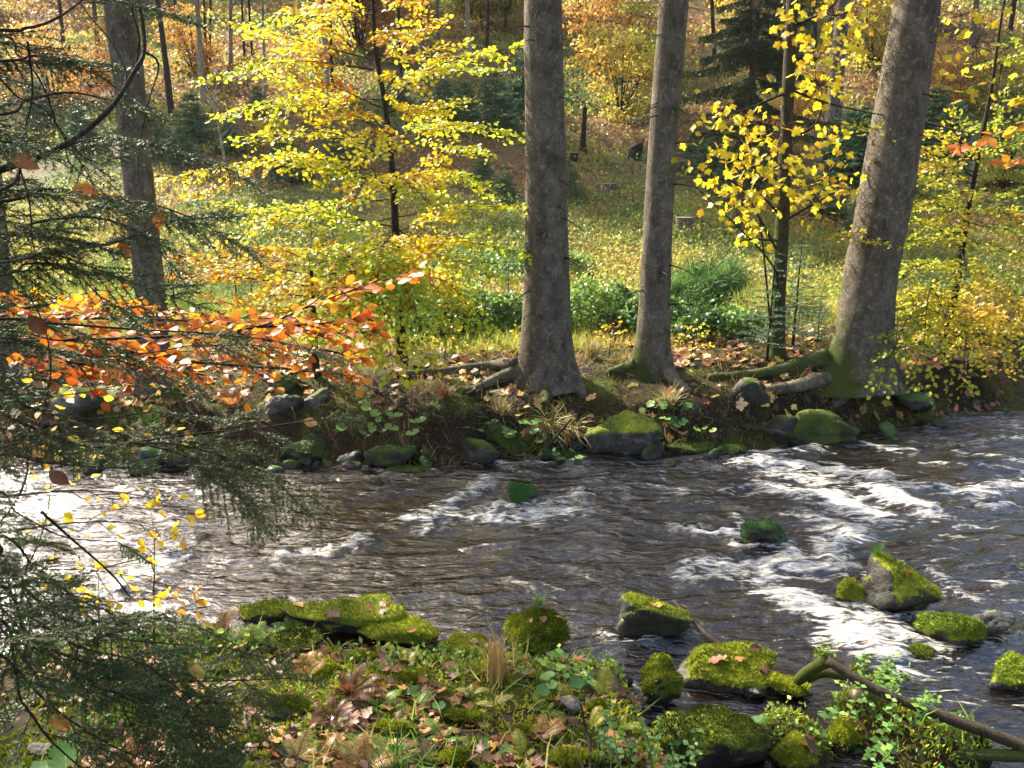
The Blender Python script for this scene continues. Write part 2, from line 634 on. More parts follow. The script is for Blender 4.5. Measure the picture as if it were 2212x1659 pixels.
def rock_material(name, moss_amt, base=((0.009, 0.008, 0.005), (0.028, 0.025, 0.016), (0.085, 0.076, 0.055)), rough=0.6, wet=0.0,
                  mossc=((0.03, 0.05, 0.006), (0.17, 0.20, 0.012), (0.34, 0.36, 0.02))):
    m, nt, out = newmat(name)
    ge = nd(nt, 'ShaderNodeNewGeometry')
    pos = ge.outputs['Position']
    n1 = noise(nt, pos, 6, 7, 0.7)
    n2 = noise(nt, pos, 40, 4, 0.7)
    n3 = noise(nt, pos, 3.0, 4, 0.6)
    st = ramp(nt, n1, [(0.3, base[0]), (0.5, base[1]), (0.72, base[2])])
    st = mixc(nt, 0.5, st, ramp(nt, n2, [(0.3, (0.5, 0.5, 0.5)), (0.7, (1.5, 1.5, 1.45))]), 'MULTIPLY')
    at = nd(nt, 'ShaderNodeAttribute', attribute_name='Col')
    sep = nd(nt, 'ShaderNodeSeparateColor')
    nt.links.new(at.outputs['Color'], sep.inputs[0])
    mk = mth(nt, 'ADD', sep.outputs[0], mth(nt, 'MULTIPLY', mth(nt, 'SUBTRACT', n1, 0.5), 1.1))
    mk = mth(nt, 'MULTIPLY', mth(nt, 'SUBTRACT', mk, 0.5), 7.0, True)
    mo = ramp(nt, n3, [(0.3, mossc[0]), (0.52, mossc[1]), (0.75, mossc[2])])
    mo = mixc(nt, 0.6, mo, ramp(nt, n2, [(0.3, (0.4, 0.45, 0.4)), (0.65, (1.4, 1.35, 1.2))]), 'MULTIPLY')
    c = mixc(nt, mk, st, mo)
    rg = mth(nt, 'ADD', rough, mth(nt, 'MULTIPLY', mk, 0.9 - rough))
    h = mth(nt, 'ADD', n1, mth(nt, 'MULTIPLY', n2, 0.45))
    principled(nt, out, c, rg, 0.35 + wet, bump(nt, h, 0.9, 0.03))
    return m


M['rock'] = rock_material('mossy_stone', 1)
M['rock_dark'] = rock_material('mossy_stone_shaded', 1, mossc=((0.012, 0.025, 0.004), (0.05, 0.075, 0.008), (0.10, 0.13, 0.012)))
M['rock_wet'] = rock_material('wet_stone', 1, base=((0.006, 0.005, 0.004), (0.018, 0.015, 0.012), (0.05, 0.045, 0.04)), rough=0.22, wet=0.2,
                              mossc=((0.01, 0.03, 0.003), (0.03, 0.09, 0.008), (0.06, 0.14, 0.012)))
M['rock_grey'] = rock_material('grey_stone', 1, base=((0.022, 0.019, 0.014), (0.070, 0.062, 0.050), (0.165, 0.152, 0.13)))

# water
m, nt, out = newmat('stream_water')
ge = nd(nt, 'ShaderNodeNewGeometry')
pos = ge.outputs['Position']
FLOW = math.atan2(-0.22, -0.97)
mp = mapping(nt, pos, (0.42, 1.0, 1.0), (0, 0, -R(12)))
mf = mapping(nt, pos, (0.26, 1.0, 1.0), (0, 0, -R(12)))
w1 = noise(nt, mp, 5, 2, 0.45, 1.2)
w2 = noise(nt, mp, 17, 3, 0.55, 1.2)
w3 = noise(nt, mp, 45, 2, 0.5, 0.5)
h = mth(nt, 'ADD', mth(nt, 'MULTIPLY', w1, 1.0), mth(nt, 'ADD', mth(nt, 'MULTIPLY', w2, 0.34), mth(nt, 'MULTIPLY', w3, 0.05)))
nrm = bump(nt, h, 1.0, 0.05)
at = nd(nt, 'ShaderNodeAttribute', attribute_name='Col')
sep = nd(nt, 'ShaderNodeSeparateColor')
nt.links.new(at.outputs['Color'], sep.inputs[0])
f1 = noise(nt, mf, 8, 6, 0.62, 1.8)
f2 = noise(nt, mf, 34, 4, 0.6, 1.2)
fo = mth(nt, 'ADD', sep.outputs[0], mth(nt, 'ADD', mth(nt, 'MULTIPLY', mth(nt, 'SUBTRACT', f1, 0.5), 2.6),
                                        mth(nt, 'MULTIPLY', mth(nt, 'SUBTRACT', f2, 0.5), 1.0)))
foam = mth(nt, 'MULTIPLY', mth(nt, 'SUBTRACT', fo, 0.36), 1.35, True)
fr = nd(nt, 'ShaderNodeFresnel')
fr.inputs['IOR'].default_value = 1.75
nt.links.new(nrm, fr.inputs['Normal'])
gl = nd(nt, 'ShaderNodeBsdfGlossy')
gl.inputs['Roughness'].default_value = 0.06
gl.inputs['Color'].default_value = (1, 1, 1, 1)
nt.links.new(nrm, gl.inputs['Normal'])
df = nd(nt, 'ShaderNodeBsdfDiffuse')
df.inputs['Color'].default_value = (0.010, 0.0072, 0.0048, 1)
tr = nd(nt, 'ShaderNodeBsdfTransparent')
tr.inputs['Color'].default_value = (0.50, 0.33, 0.19, 1)
body = nd(nt, 'ShaderNodeMixShader')
body.inputs[0].default_value = 0.38
nt.links.new(df.outputs[0], body.inputs[1]); nt.links.new(tr.outputs[0], body.inputs[2])
wat = nd(nt, 'ShaderNodeMixShader')
nt.links.new(fr.outputs[0], wat.inputs[0]); nt.links.new(body.outputs[0], wat.inputs[1]); nt.links.new(gl.outputs[0], wat.inputs[2])
fd = nd(nt, 'ShaderNodeBsdfPrincipled')
nt.links.new(ramp(nt, f2, [(0.25, (0.46, 0.38, 0.27)), (0.48, (0.70, 0.66, 0.57)), (0.65, (0.80, 0.79, 0.75))]), fd.inputs['Base Color'])
fd.inputs['Roughness'].default_value = 0.5
nt.links.new(bump(nt, mth(nt, 'ADD', f1, mth(nt, 'MULTIPLY', f2, 0.4)), 0.6, 0.03), fd.inputs['Normal'])
fin = nd(nt, 'ShaderNodeMixShader')
nt.links.new(foam, fin.inputs[0]); nt.links.new(wat.outputs[0], fin.inputs[1]); nt.links.new(fd.outputs[0], fin.inputs[2])
nt.links.new(fin.outputs[0], out.inputs['Surface'])
M['water'] = m
# ------------------------------------------------------------------ ground sheet
def axis(*segs):
    a = [np.array([segs[0][0]])]
    for lo, hi, st in segs:
        n = max(2, int(round((hi - lo) / st)) + 1)
        a.append(np.linspace(lo, hi, n)[1:])
    return np.concatenate(a)


gx = axis((-160, -40, 8), (-40, -14, 1.3), (-14, -6, .25), (-6, 6, .065), (6, 10, .15), (10, 40, 1.2), (40, 160, 8))
gy = axis((-30, 0, 2), (0, 3, .25), (3, 14, .065), (14, 20, .2), (20, 60, .7), (60, 130, 2), (130, 200, 7))
X, Y = np.meshgrid(gx, gy, indexing='ij')
Z = hgt(X, Y)
nx, ny = X.shape
ii, jj = np.meshgrid(np.arange(nx - 1), np.arange(ny - 1), indexing='ij')
Q = np.stack([ii * ny + jj, (ii + 1) * ny + jj, (ii + 1) * ny + jj + 1, ii * ny + jj + 1], -1).reshape(-1, 4)
xf, yf, zf = X.ravel(), Y.ravel(), Z.ravel()
n_a = fbm(xf * 0.9, yf * 0.9, 0, 4, 51)
n_b = fbm(xf * 0.22, yf * 0.22, 0, 3, 52)
n_c = fbm(xf * 3.1, yf * 3.1, 0, 3, 53)
dfar = yf - y_far(xf)
soil = np.array([0.026, 0.018, 0.011])
litter = np.array([0.070, 0.040, 0.021])
mossg = np.array([0.075, 0.088, 0.014])
bedc = np.array([0.115, 0.070, 0.036])
meadow = np.array([0.155, 0.165, 0.035])
hillg = np.array([0.125, 0.105, 0.045])
hillb = np.array([0.165, 0.090, 0.042])


def mx(a, b, t):
    return a * (1 - t[:, None]) + b * t[:, None]


bankc = mx(mx(np.tile(soil, (len(xf), 1)), litter, sstep(-.2, .3, n_a)), mossg, sstep(0.0, .4, n_c + .3 * n_b))
mead = mx(np.tile(meadow, (len(xf), 1)), litter, sstep(.15, .6, n_a) * .6)
hilc = mx(np.tile(hillg, (len(xf), 1)), hillb, sstep(-.25, .3, n_b + .4 * n_a))
gc = mx(bankc, mead, sstep(3.5, 6.5, dfar + n_a))
gc = mx(gc, hilc, sstep(24, 29, yf + 2 * n_a))
gc = mx(gc, np.tile(bedc, (len(xf), 1)) * (1 + .5 * n_c[:, None]), 1 - sstep(-.10, 0.03, zf))
ground = obj('ground', make_mesh('ground', np.stack([xf, yf, zf], -1), [Q], M['ground'], gc))
tag(ground, 'leaf strewn stream banks, meadow and wooded hillside', 'ground', kind='structure')

# ------------------------------------------------------------------ stream
FOAM = [  # photograph polyline, half width (m), strength
    ([(890, 1128), (980, 1085), (1060, 1038)], .15, .9), ([(950, 1118), (1080, 1120), (1250, 1108)], .17, 1.0), ([(920, 1140), (1060, 1095), (1150, 1090)], .14, .8),
    ([(1165, 1095), (1255, 1072)], .12, .9), ([(620, 1200), (740, 1184), (790, 1166)], .10, 1.0),
    ([(700, 1188), (760, 1182)], .08, .9),
    ([(270, 1262), (330, 1230), (390, 1190)], .16, 1.0), ([(300, 1245), (350, 1225)], .16, .9), ([(380, 1190), (430, 1165)], .06, .7),
    ([(1600, 1003), (1700, 1002), (1800, 1018), (1900, 1038)], .13, 1.0), ([(1650, 1025), (1760, 1035)], .10, .65),
    ([(1690, 1062), (1790, 1080), (1890, 1122)], .15, 1.0), ([(1900, 1072), (2000, 1112)], .13, 1.0),
    ([(1880, 1060), (2000, 1062), (2110, 1075)], .10, .8), ([(2090, 1075), (2160, 1055), (2212, 1042)], .12, .9),
    ([(1510, 1228), (1640, 1236), (1800, 1216)], .14, 1.0), ([(1690, 1190), (1745, 1215)], .11, .8),
    ([(1480, 1250), (1600, 1252), (1740, 1240)], .10, .65),
    ([(1740, 1118), (1845, 1150), (1790, 1192)], .13, .85), ([(1690, 1290), (1790, 1335), (1860, 1400), (1925, 1428)], .17, 1.0),
    ([(1740, 1320), (1840, 1380)], .14, .9), ([(1790, 1300), (1900, 1320)], .09, .7),
    ([(1860, 1350), (1940, 1372), (2000, 1398)], .11, .9), ([(1565, 1152), (1615, 1168)], .09, .9),
    ([(1590, 1110), (1598, 1140)], .05, .8),
    ([(1640, 985), (1760, 972)], .10, .7), ([(1880, 962), (1970, 978)], .09, .75), ([(2080, 985), (2212, 1002)], .09, .6),
    ([(1960, 955), (2060, 960), (2212, 950)], .06, .5), ([(2000, 1005), (2120, 1015), (2212, 1022)], .07, .55),
    ([(1080, 1006), (1225, 1000)], .06, .7), ([(1250, 1060), (1262, 1090)], .06, .7),
    ([(1110, 1262), (1170, 1280), (1260, 1290)], .05, .55), ([(2015, 1402), (2065, 1398)], .07, .8),
    ([(1380, 1050), (1480, 1060)], .06, .5), ([(820, 1070), (900, 1060)], .04, .55), ([(1500, 1200), (1560, 1215)], .06, .6),
    ([(1850, 1230), (1880, 1260)], .05, .6), ([(2010, 1240), (2110, 1300)], .05, .45), ([(500, 1215), (610, 1205)], .05, .5),
    ([(1010, 1190), (1120, 1180)], .04, .4), ([(60, 1150), (200, 1130)], .08, .5)]
for x0_, x1_, yb_, st_ in [(1852, 2012, 1330, .8), (1598, 1700, 1186, .9), (1095, 1166, 1096, .9), (1505, 1600, 1152, .85), (1466, 1510, 1144, .7), (1824, 1884, 1080, .8), (2112, 2175, 1098, .8),
                           (1976, 2124, 1398, .7), (1948, 2024, 1430, .8), (1326, 1490, 1384, .5), (1800, 1900, 1310, .7), (2085, 2190, 1372, .55), (832, 934, 1024, .5), (1195, 1254, 998, .6)]:
    FOAM.append(([(x0_ - 14, yb_ - 10), (x0_ + 4, yb_ + 2), ((x0_ + x1_) / 2, yb_ + 6), (x1_ + 6, yb_ - 4)], .045, st_))      # collar of broken water round the stone
wx = np.arange(-9, 9.5, .025)
wy = np.arange(2.4, 14.5, .025)
X, Y = np.meshgrid(wx, wy, indexing='ij')
land = np.zeros_like(X)
cs = 8                                                # land height on a coarser lattice is enough here
xs, ys = wx[::4], wy[::4]
Hc = hgt(*np.meshgrid(xs, ys, indexing='ij'))
land = np.repeat(np.repeat(Hc, 4, 0), 4, 1)[:X.shape[0], :X.shape[1]]
keep = land < 0.10
keep &= (np.abs(X) < 0.75 * Y + 2.5)
s_ = X * 0.975 + Y * 0.22
t_ = -X * 0.22 + Y * 0.975
foam = np.zeros_like(X)
for pl, hw, st in FOAM:
    q = np.array([W(*p)[:2] for p in pl])
    best = np.full(X.shape, 9.0)
    sel = (X > q[:, 0].min() - .8) & (X < q[:, 0].max() + .8) & (Y > q[:, 1].min() - .8) & (Y < q[:, 1].max() + .8)
    if not sel.any(): continue
    xx, yy = X[sel], Y[sel]
    b = np.full(xx.shape, 9.0)
    for a0, a1 in zip(q[:-1], q[1:]):
        d = a1 - a0
        tt = np.clip(((xx - a0[0]) * d[0] + (yy - a0[1]) * d[1]) / (d @ d + 1e-9), 0, 1)
        b = np.minimum(b, np.hypot(xx - a0[0] - tt * d[0], (yy - a0[1] - tt * d[1])))
    foam[sel] = np.maximum(foam[sel], st * np.exp(-(b / hw / 1.5) ** 2))
rough = 0.5 + 0.5 * sstep(-3, 3, X)
wq = 0.35 * fbm(s_ * 1.1, t_ * 1.4, 0, 2, 60)


def ridge(a, b, seed, oc=2):
    return 1 - 2.2 * np.abs(fbm(a, b, 0, oc, seed))


chop = 0.45 + 0.55 * sstep(-.4, .5, fbm(s_ * .5, t_ * .8, 0, 2, 67)) + .25 * sstep(0, 3, X)
zz = 0.050 * fbm(s_ * .8, t_ * 2.0, 0, 3, 61)
zz += chop * (0.020 * ridge(s_ * 1.7 + wq, t_ * 4.2 + 2 * wq, 62) + 0.007 * ridge(s_ * 3.2, t_ * 7.5 + 2 * wq, 68) + 0.002 * fbm(s_ * 9, t_ * 17, 0, 2, 63))
zz += foam * (0.045 + 0.06 * fbm(s_ * 3, t_ * 6, 0, 3, 64) + 0.018 * vnoise(s_ * 12, t_ * 17, 0, 65))
base_f = 0.18 * fbm(s_ * .7, t_ * 1.5, 0, 2, 66) + 0.36 * (rough - .5) * sstep(0.6, 2.5, X) * (0.4 + 0.6 * sstep(5, 6.5, Y))
fo = np.clip(foam * 0.72 + base_f - 0.13 + 0.10 * (chop - .6), -.3, 1)
vid = np.full(X.shape, -1)
k4 = keep[:-1, :-1] & keep[1:, :-1] & keep[1:, 1:] & keep[:-1, 1:]
used = np.zeros(X.shape, bool)
used[:-1, :-1] |= k4; used[1:, :-1] |= k4; used[1:, 1:] |= k4; used[:-1, 1:] |= k4
vid[used] = np.arange(used.sum())
Q = np.stack([vid[:-1, :-1][k4], vid[1:, :-1][k4], vid[1:, 1:][k4], vid[:-1, 1:][k4]], -1)
wc = np.zeros((used.sum(), 3)); wc[:, 0] = fo[used]
water = obj('stream_water', make_mesh('stream_water', np.stack([X[used], Y[used], zz[used]], -1), [Q], M['water'], wc))
tag(water, 'dark brown rushing stream with white rapids', 'water', kind='structure')

# ------------------------------------------------------------------ stones
import bmesh
_ICO = {}


def ico(sub):
    if sub not in _ICO:
        bm = bmesh.new()
        bmesh.ops.create_icosphere(bm, subdivisions=sub, radius=1.0)
        bm.verts.ensure_lookup_table()
        v = np.array([vv.co[:] for vv in bm.verts])
        f = np.array([[q.index for q in fc.verts] for fc in bm.faces])
        bm.free()
        _ICO[sub] = (v, f)
    return _ICO[sub]


def rock_shape(seed, sub=4, planes=(), nplanes=9, sharp=16.0, rough=0.15):
    r_ = np.random.default_rng(seed)
    D, Fc = ico(sub)
    N = unit(r_.normal(size=(nplanes, 3)))
    pr = r_.uniform(0.62, 0.95, nplanes)
    for (a, b, c, p) in planes:
        N = np.vstack([N, unit(np.array([a, b, c]))]); pr = np.append(pr, p)
    dn = D @ N.T
    inv = np.maximum(dn / pr[None], 1e-3)
    k = (inv ** sharp).sum(1) + 0.7 ** sharp
    r = 1.0 / k ** (1.0 / sharp)
    V = D * r[:, None]
    nz = fbm(V[:, 0] * 2.6, V[:, 1] * 2.6, V[:, 2] * 2.6, 5, seed, .6)
    V = V * (1 + rough * 2 * nz)[:, None]
    lo, hi = V.min(0), V.max(0)
    return (V - (lo + hi) / 2) / (hi - lo), Fc            # unit box -.5...5


def vnormals(V, Fc):
    fn = np.cross(V[Fc[:, 1]] - V[Fc[:, 0]], V[Fc[:, 2]] - V[Fc[:, 0]])
    vn = np.zeros_like(V)
    for k in range(3): np.add.at(vn, Fc[:, k], fn)
    return unit(vn), fn


ROCKS = {}


def rock(name, label, box, mat='rock', seed=1, planes=(), ratio=0.8, moss=0.0, fuzz=2500, z=0.0, embed=0.3, fuzzcol=None,
         nplanes=9, rough=0.15, on_land=False, cat='rock', group=None, mossdir=(0, 0, 1), yaw=0.0, sub=4, fl=0.022, soft=False):
    x0, x1, yt, yb = box
    if moss <= -.3: moss -= .3
    b = G((x0 + x1) / 2, yb) if on_land else W((x0 + x1) / 2, yb, z)
    vx_, vy_, f = to_v(b)
    f = float(f[0])
    ang = math.atan2(CAM_H - b[2], math.hypot(b[0], b[1]))
    w = (x1 - x0) * f / F_PX
    pj = (yb - yt) * f / F_PX
    dep = ratio * w
    h = (pj - dep * math.sin(ang)) / math.cos(ang)
    if h < 0.45 * pj:
        h = 0.45 * pj
        dep = max((pj - h * math.cos(ang)) / math.sin(ang), 0.1)
    V, Fc = rock_shape(seed, sub, planes, nplanes, rough=rough)
    hh = h * (1 + embed)
    V = V * np.array([w, dep, hh])
    dirv = unit(np.array([b[0], b[1]]))
    if yaw:
        c_, s2 = math.cos(yaw), math.sin(yaw)
        V[:, :2] = V[:, :2] @ np.array([[c_, s2], [-s2, c_]])
    V[:, :2] += b[:2] + dirv * dep * 0.5
    V[:, 2] += b[2] + h - hh / 2
    vn, fn = vnormals(V, Fc)
    md = unit(np.array(mossdir, float))
    mm = np.clip(0.76 + 0.66 * (vn @ md - 0.35) + moss + 0.6 * fbm(V[:, 0] * 5, V[:, 1] * 5, V[:, 2] * 5, 3, seed + 5), 0, 1)
    low = sstep(-0.01, 0.09, V[:, 2] - b[2])
    if not soft: mm = mm * (0.25 + 0.75 * low)
    col = np.stack([mm] * 3, -1)
    e = thing(name, (b[0] + dirv[0] * dep / 2, b[1] + dirv[1] * dep / 2, b[2]), label, cat, group)
    obj('mound' if soft else 'stone', make_mesh('stone', V, [Fc], M[mat], col), e)
    if fuzz:
        area = np.linalg.norm(fn, axis=1) * np.clip(mm[Fc].mean(1) - .42, 0, 1)
        if area.sum() > 1e-6:
            area /= area.sum()
            fi = rng.choice(len(Fc), fuzz, p=area)
            bc = rng.dirichlet((1, 1, 1), fuzz)
            p = (V[Fc[fi]] * bc[:, :, None]).sum(1)
            nn = unit(fn)[fi]
            pal = fuzzcol or [(0.055, 0.08, 0.008), (0.16, 0.185, 0.012), (0.26, 0.29, 0.018), (0.36, 0.37, 0.025)]
            tcol = 0.5 + 0.75 * fbm(p[:, 0] * 4.5, p[:, 1] * 4.5, p[:, 2] * 4.5, 3, seed + 9) + rnd(fuzz, -.2, .2)
            A = Acc()
            d = unit(nn * 0.75 + np.array([0, 0, .25]) + rdir(fuzz) * 0.75)
            A.leaves(TRI, p - nn * 0.004, d, rdir(fuzz), rnd(fuzz, .5, 1.35) * fl, lerpcol(pal, tcol), sx=0.42)
            A.build('moss', M['moss'], e, kind='stuff')
    ROCKS[name + label] = (b, w, dep, h)
    e['_top'] = 0
    del e['_top']
    return e, V


RK = {}


def rk(key, *a, **k):
    RK[key] = rock(*a, **k)


DG = [(0.02, 0.035, 0.006), (0.05, 0.07, 0.008), (0.09, 0.12, 0.012), (0.14, 0.17, 0.016)]
LG = [(0.06, 0.085, 0.008), (0.15, 0.18, 0.013), (0.27, 0.30, 0.018), (0.40, 0.41, 0.03)]
# near bank and stream
rk('slab', 'mossy_rock', 'long dark slab with flat bright moss top at the water edge, left near bank', (600, 890, 1277, 1378), seed=3,
   planes=[(0, 0, 1, .42), (0, -1, .05, .55), (1, -.3, .3, .8)], ratio=.45, moss=-.05, fuzz=4500, fuzzcol=LG)
rk('slab2', 'mossy_rock', 'low dark slab with moss top left of the long near bank slab', (515, 640, 1288, 1352), seed=5,
   planes=[(0, 0, 1, .45), (0, -1, 0, .6)], ratio=.6, moss=-.02, fuzz=1800, fuzzcol=LG)
rk('r2', 'mossy_rock', 'rounded mossy boulder in front of the long dark slab', (766, 957, 1322, 1402), seed=8, ratio=.6, moss=.08, fuzz=4200,
   planes=[(0, 0, 1, .6)], fuzzcol=LG)
rk('r3', 'mossy_rock', 'tall bright green moss covered boulder at the centre of the near bank', (1082, 1230, 1298, 1428), seed=13, ratio=.75, moss=.3,
   fuzz=8000, planes=[(0, -.45, 1, .62)], fuzzcol=LG, z=.02, fl=.026)
rk('r4', 'mossy_rock', 'low dull green mossy stone left of the bright central boulder', (945, 1080, 1355, 1446), seed=17, ratio=.8, moss=.15, fuzz=3500)
rk('r5', 'mossy_rock', 'pointed angular dark rock with moss on its sloping top in the shallows', (1326, 1490, 1262, 1388), seed=21, ratio=.6, moss=-.12,
   fuzz=2600, planes=[(.50, .1, .86, .30), (-1, 0, .05, .62), (0, -1, -.15, .5)], nplanes=5, mossdir=(.35, .25, .9), fuzzcol=LG)
rk('r6', 'mossy_rock', 'broad flat moss covered rock beside the small side channel', (1455, 1685, 1378, 1500), seed=25, ratio=.7, moss=.28, fuzz=7000,
   planes=[(0, -.3, 1, .5)], z=.02)
rk('r7', 'mossy_rock', 'round ball of yellow green moss where the driftwood starts', (1643, 1750, 1438, 1515), seed=29, ratio=.8, moss=.35, fuzz=3500,
   fuzzcol=LG)
rk('r8', 'mossy_rock', 'big dark overhanging boulder with moss rim at the bottom of the picture', (1385, 1655, 1503, 1690), seed=33, ratio=.55, moss=-.12,
   fuzz=6500, planes=[(.25, -.1, 1, .5), (0, -1, -.3, .55)], nplanes=6, z=.02, fuzzcol=DG)
rk('r9', 'mossy_rock', 'small upright moss peak standing in the side channel', (1785, 1855, 1543, 1632), seed=37, ratio=.7, moss=.25, fuzz=2600,
   planes=[(.6, 0, .7, .5), (-.8, 0, .6, .6)])
rk('r10', 'mossy_rock', 'tall leaning grey rock with moss cushion standing in the rapids', (1852, 2012, 1182, 1335), mat='rock', seed=41, ratio=.8,
   moss=-.05, fuzz=3200, planes=[(.55, -.1, .8, .42), (-.85, -.3, .25, .6), (0, -1, .5, .55)], nplanes=6, mossdir=(.75, -.1, .55), fuzzcol=LG)
rk('r10b', 'mossy_rock', 'low moss ridge leaning against the tall grey rock in the rapids', (1800, 1900, 1240, 1312), seed=43, ratio=.6, moss=.1, fuzz=1300,
   planes=[(.4, 0, .9, .5)])
rk('r11', 'mossy_rock', 'green moss hummock between the rapids and the right edge', (1976, 2124, 1300, 1402), seed=47, ratio=.7, moss=.3, fuzz=5000,
   fuzzcol=[(0.04, 0.08, .01), (.10, .16, .012), (.17, .24, .018), (.24, .30, .02)])
rk('r12', 'mossy_rock', 'small dark moss cap at the foot of the white rapids', (1948, 2024, 1388, 1432), seed=51, ratio=.8, moss=.2, fuzz=1200, fuzzcol=DG)
rk('r13', 'mossy_rock', 'mossy stone cut by the right edge below the hummock', (2110, 2260, 1388, 1490), seed=55, ratio=.7, moss=.25, fuzz=2600,
   fuzzcol=[(0.04, 0.08, .01), (.10, .16, .012), (.17, .24, .018), (.24, .30, .02)])
rk('r14', 'grey_rock', 'bare grey flat stone behind the green hummock near right edge', (2085, 2190, 1306, 1375), mat='rock_grey', seed=59, ratio=.6, moss=-.5,
   fuzz=0, planes=[(.3, -.4, .8, .45)])
rk('r15', 'mossy_rock', 'dark wet rock with green moss patch among the middle rapids', (1598, 1700, 1112, 1190), mat='rock_wet', seed=63, ratio=.6, moss=-.1,
   fuzz=700, fuzzcol=[(.02, .05, .006), (.06, .13, .012)])
rk('r16', 'mossy_rock', 'small rock with vivid green moss where the far foam parts', (1095, 1166, 1033, 1098), mat='rock_wet', seed=67, ratio=.7, moss=.05,
   fuzz=1000, fuzzcol=[(.02, .06, .006), (.05, .15, .012), (.09, .22, .02)])
rk('r17', 'wet_rock', 'low black wet rock spilling water left of the middle rapids', (1505, 1600, 1120, 1156), mat='rock_wet', seed=71, ratio=.7, moss=-.4, fuzz=0)
rk('r17b', 'wet_rock', 'small black rock at the left end of the low wet ledge', (1466, 1510, 1118, 1146), mat='rock_wet', seed=73, ratio=.8, moss=-.3, fuzz=0)
rk('r18', 'wet_rock', 'small black wet rock in the upper right rapids', (1824, 1884, 1050, 1082), mat='rock_wet', seed=75, ratio=.8, moss=-.5, fuzz=0)
rk('r18b', 'wet_rock', 'dark rock splitting the foam near the right edge', (2112, 2175, 1068, 1100), mat='rock_wet', seed=76, ratio=.8, moss=-.5, fuzz=0)
rk('r19', 'mossy_rock', 'mossy ridge stone sloping down to the side channel behind the big boulder', (1378, 1472, 1408, 1518), seed=79, ratio=.9, moss=.15,
   fuzz=3200, planes=[(.5, -.2, .8, .5)], z=.03)
rk('r20', 'mossy_rock', 'low yellow green moss mound below the bright central boulder', (1022, 1112, 1416, 1466), seed=83, ratio=.8, moss=.4, fuzz=2600,
   fuzzcol=LG, z=.10)
rk('r21', 'mossy_rock', 'mossy stone at the bottom edge right of the big boulder', (1658, 1775, 1566, 1690), seed=87, ratio=.8, moss=.15, fuzz=3200, z=.02)
rk('r22', 'wet_rock', 'small wet brown stone beside the moss ball', (1598, 1652, 1472, 1515), mat='rock_wet', seed=89, ratio=.8, moss=-.5, fuzz=0)
rk('r23', 'mossy_rock', 'dark mossy boulder half hidden behind the ferns left of the slab', (570, 700, 1340, 1420), seed=91, ratio=.8, moss=-.05, fuzz=1800,
   fuzzcol=DG, on_land=True)
rk('r24', 'grey_rock', 'small brown stone lying in leaves on the near bank', (822, 858, 1425, 1452), mat='rock_grey', seed=93, ratio=.9, moss=-.4, fuzz=0, on_land=True)
rk('r25', 'grey_rock', 'purplish brown stone among ferns in the middle of the near bank', (1205, 1262, 1500, 1545), mat='rock_grey', seed=95, ratio=.9, moss=-.5,
   fuzz=0, on_land=True)
rk('r26', 'grey_rock', 'brown stone in the bottom left corner among dead leaves', (60, 115, 1602, 1640), mat='rock_grey', seed=97, ratio=.9, moss=-.4, fuzz=0,
   on_land=True)
rk('r27', 'mossy_rock', 'mossy boulder in the bottom left shaded by spruce twigs', (560, 680, 1490, 1560), seed=98, ratio=.9, moss=.05, fuzz=2000, fuzzcol=DG,
   on_land=True)
# far bank
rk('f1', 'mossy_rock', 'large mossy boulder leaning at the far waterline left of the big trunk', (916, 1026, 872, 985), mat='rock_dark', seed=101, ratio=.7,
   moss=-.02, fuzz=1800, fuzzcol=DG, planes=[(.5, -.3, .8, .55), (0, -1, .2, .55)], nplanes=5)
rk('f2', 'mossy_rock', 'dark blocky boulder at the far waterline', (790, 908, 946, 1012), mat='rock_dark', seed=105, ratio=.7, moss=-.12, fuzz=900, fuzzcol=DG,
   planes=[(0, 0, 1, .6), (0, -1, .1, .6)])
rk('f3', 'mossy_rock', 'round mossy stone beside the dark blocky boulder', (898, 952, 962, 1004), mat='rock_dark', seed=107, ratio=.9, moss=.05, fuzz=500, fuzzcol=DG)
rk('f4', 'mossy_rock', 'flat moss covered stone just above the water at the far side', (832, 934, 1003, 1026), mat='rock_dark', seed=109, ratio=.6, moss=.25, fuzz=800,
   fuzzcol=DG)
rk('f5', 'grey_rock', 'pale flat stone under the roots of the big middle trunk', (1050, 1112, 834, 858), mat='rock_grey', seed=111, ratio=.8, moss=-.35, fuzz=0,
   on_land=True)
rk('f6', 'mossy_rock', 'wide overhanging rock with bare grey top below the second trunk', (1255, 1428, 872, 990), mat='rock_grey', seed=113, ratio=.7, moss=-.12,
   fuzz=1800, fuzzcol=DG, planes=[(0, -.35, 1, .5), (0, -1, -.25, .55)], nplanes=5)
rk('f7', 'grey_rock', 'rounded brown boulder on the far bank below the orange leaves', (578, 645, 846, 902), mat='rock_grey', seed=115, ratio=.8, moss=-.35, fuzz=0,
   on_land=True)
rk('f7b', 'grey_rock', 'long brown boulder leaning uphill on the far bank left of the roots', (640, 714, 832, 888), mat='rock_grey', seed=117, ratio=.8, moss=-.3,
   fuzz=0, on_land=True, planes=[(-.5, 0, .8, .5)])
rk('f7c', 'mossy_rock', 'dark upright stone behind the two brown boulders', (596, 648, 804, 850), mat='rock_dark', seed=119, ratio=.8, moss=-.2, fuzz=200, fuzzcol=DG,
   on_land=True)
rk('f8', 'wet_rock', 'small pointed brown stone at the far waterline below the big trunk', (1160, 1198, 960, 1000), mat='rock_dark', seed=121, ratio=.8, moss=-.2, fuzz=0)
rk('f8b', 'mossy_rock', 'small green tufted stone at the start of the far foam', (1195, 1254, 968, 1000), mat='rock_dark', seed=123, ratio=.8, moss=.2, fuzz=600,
   fuzzcol=[(.02, .05, .006), (.05, .11, .012)])
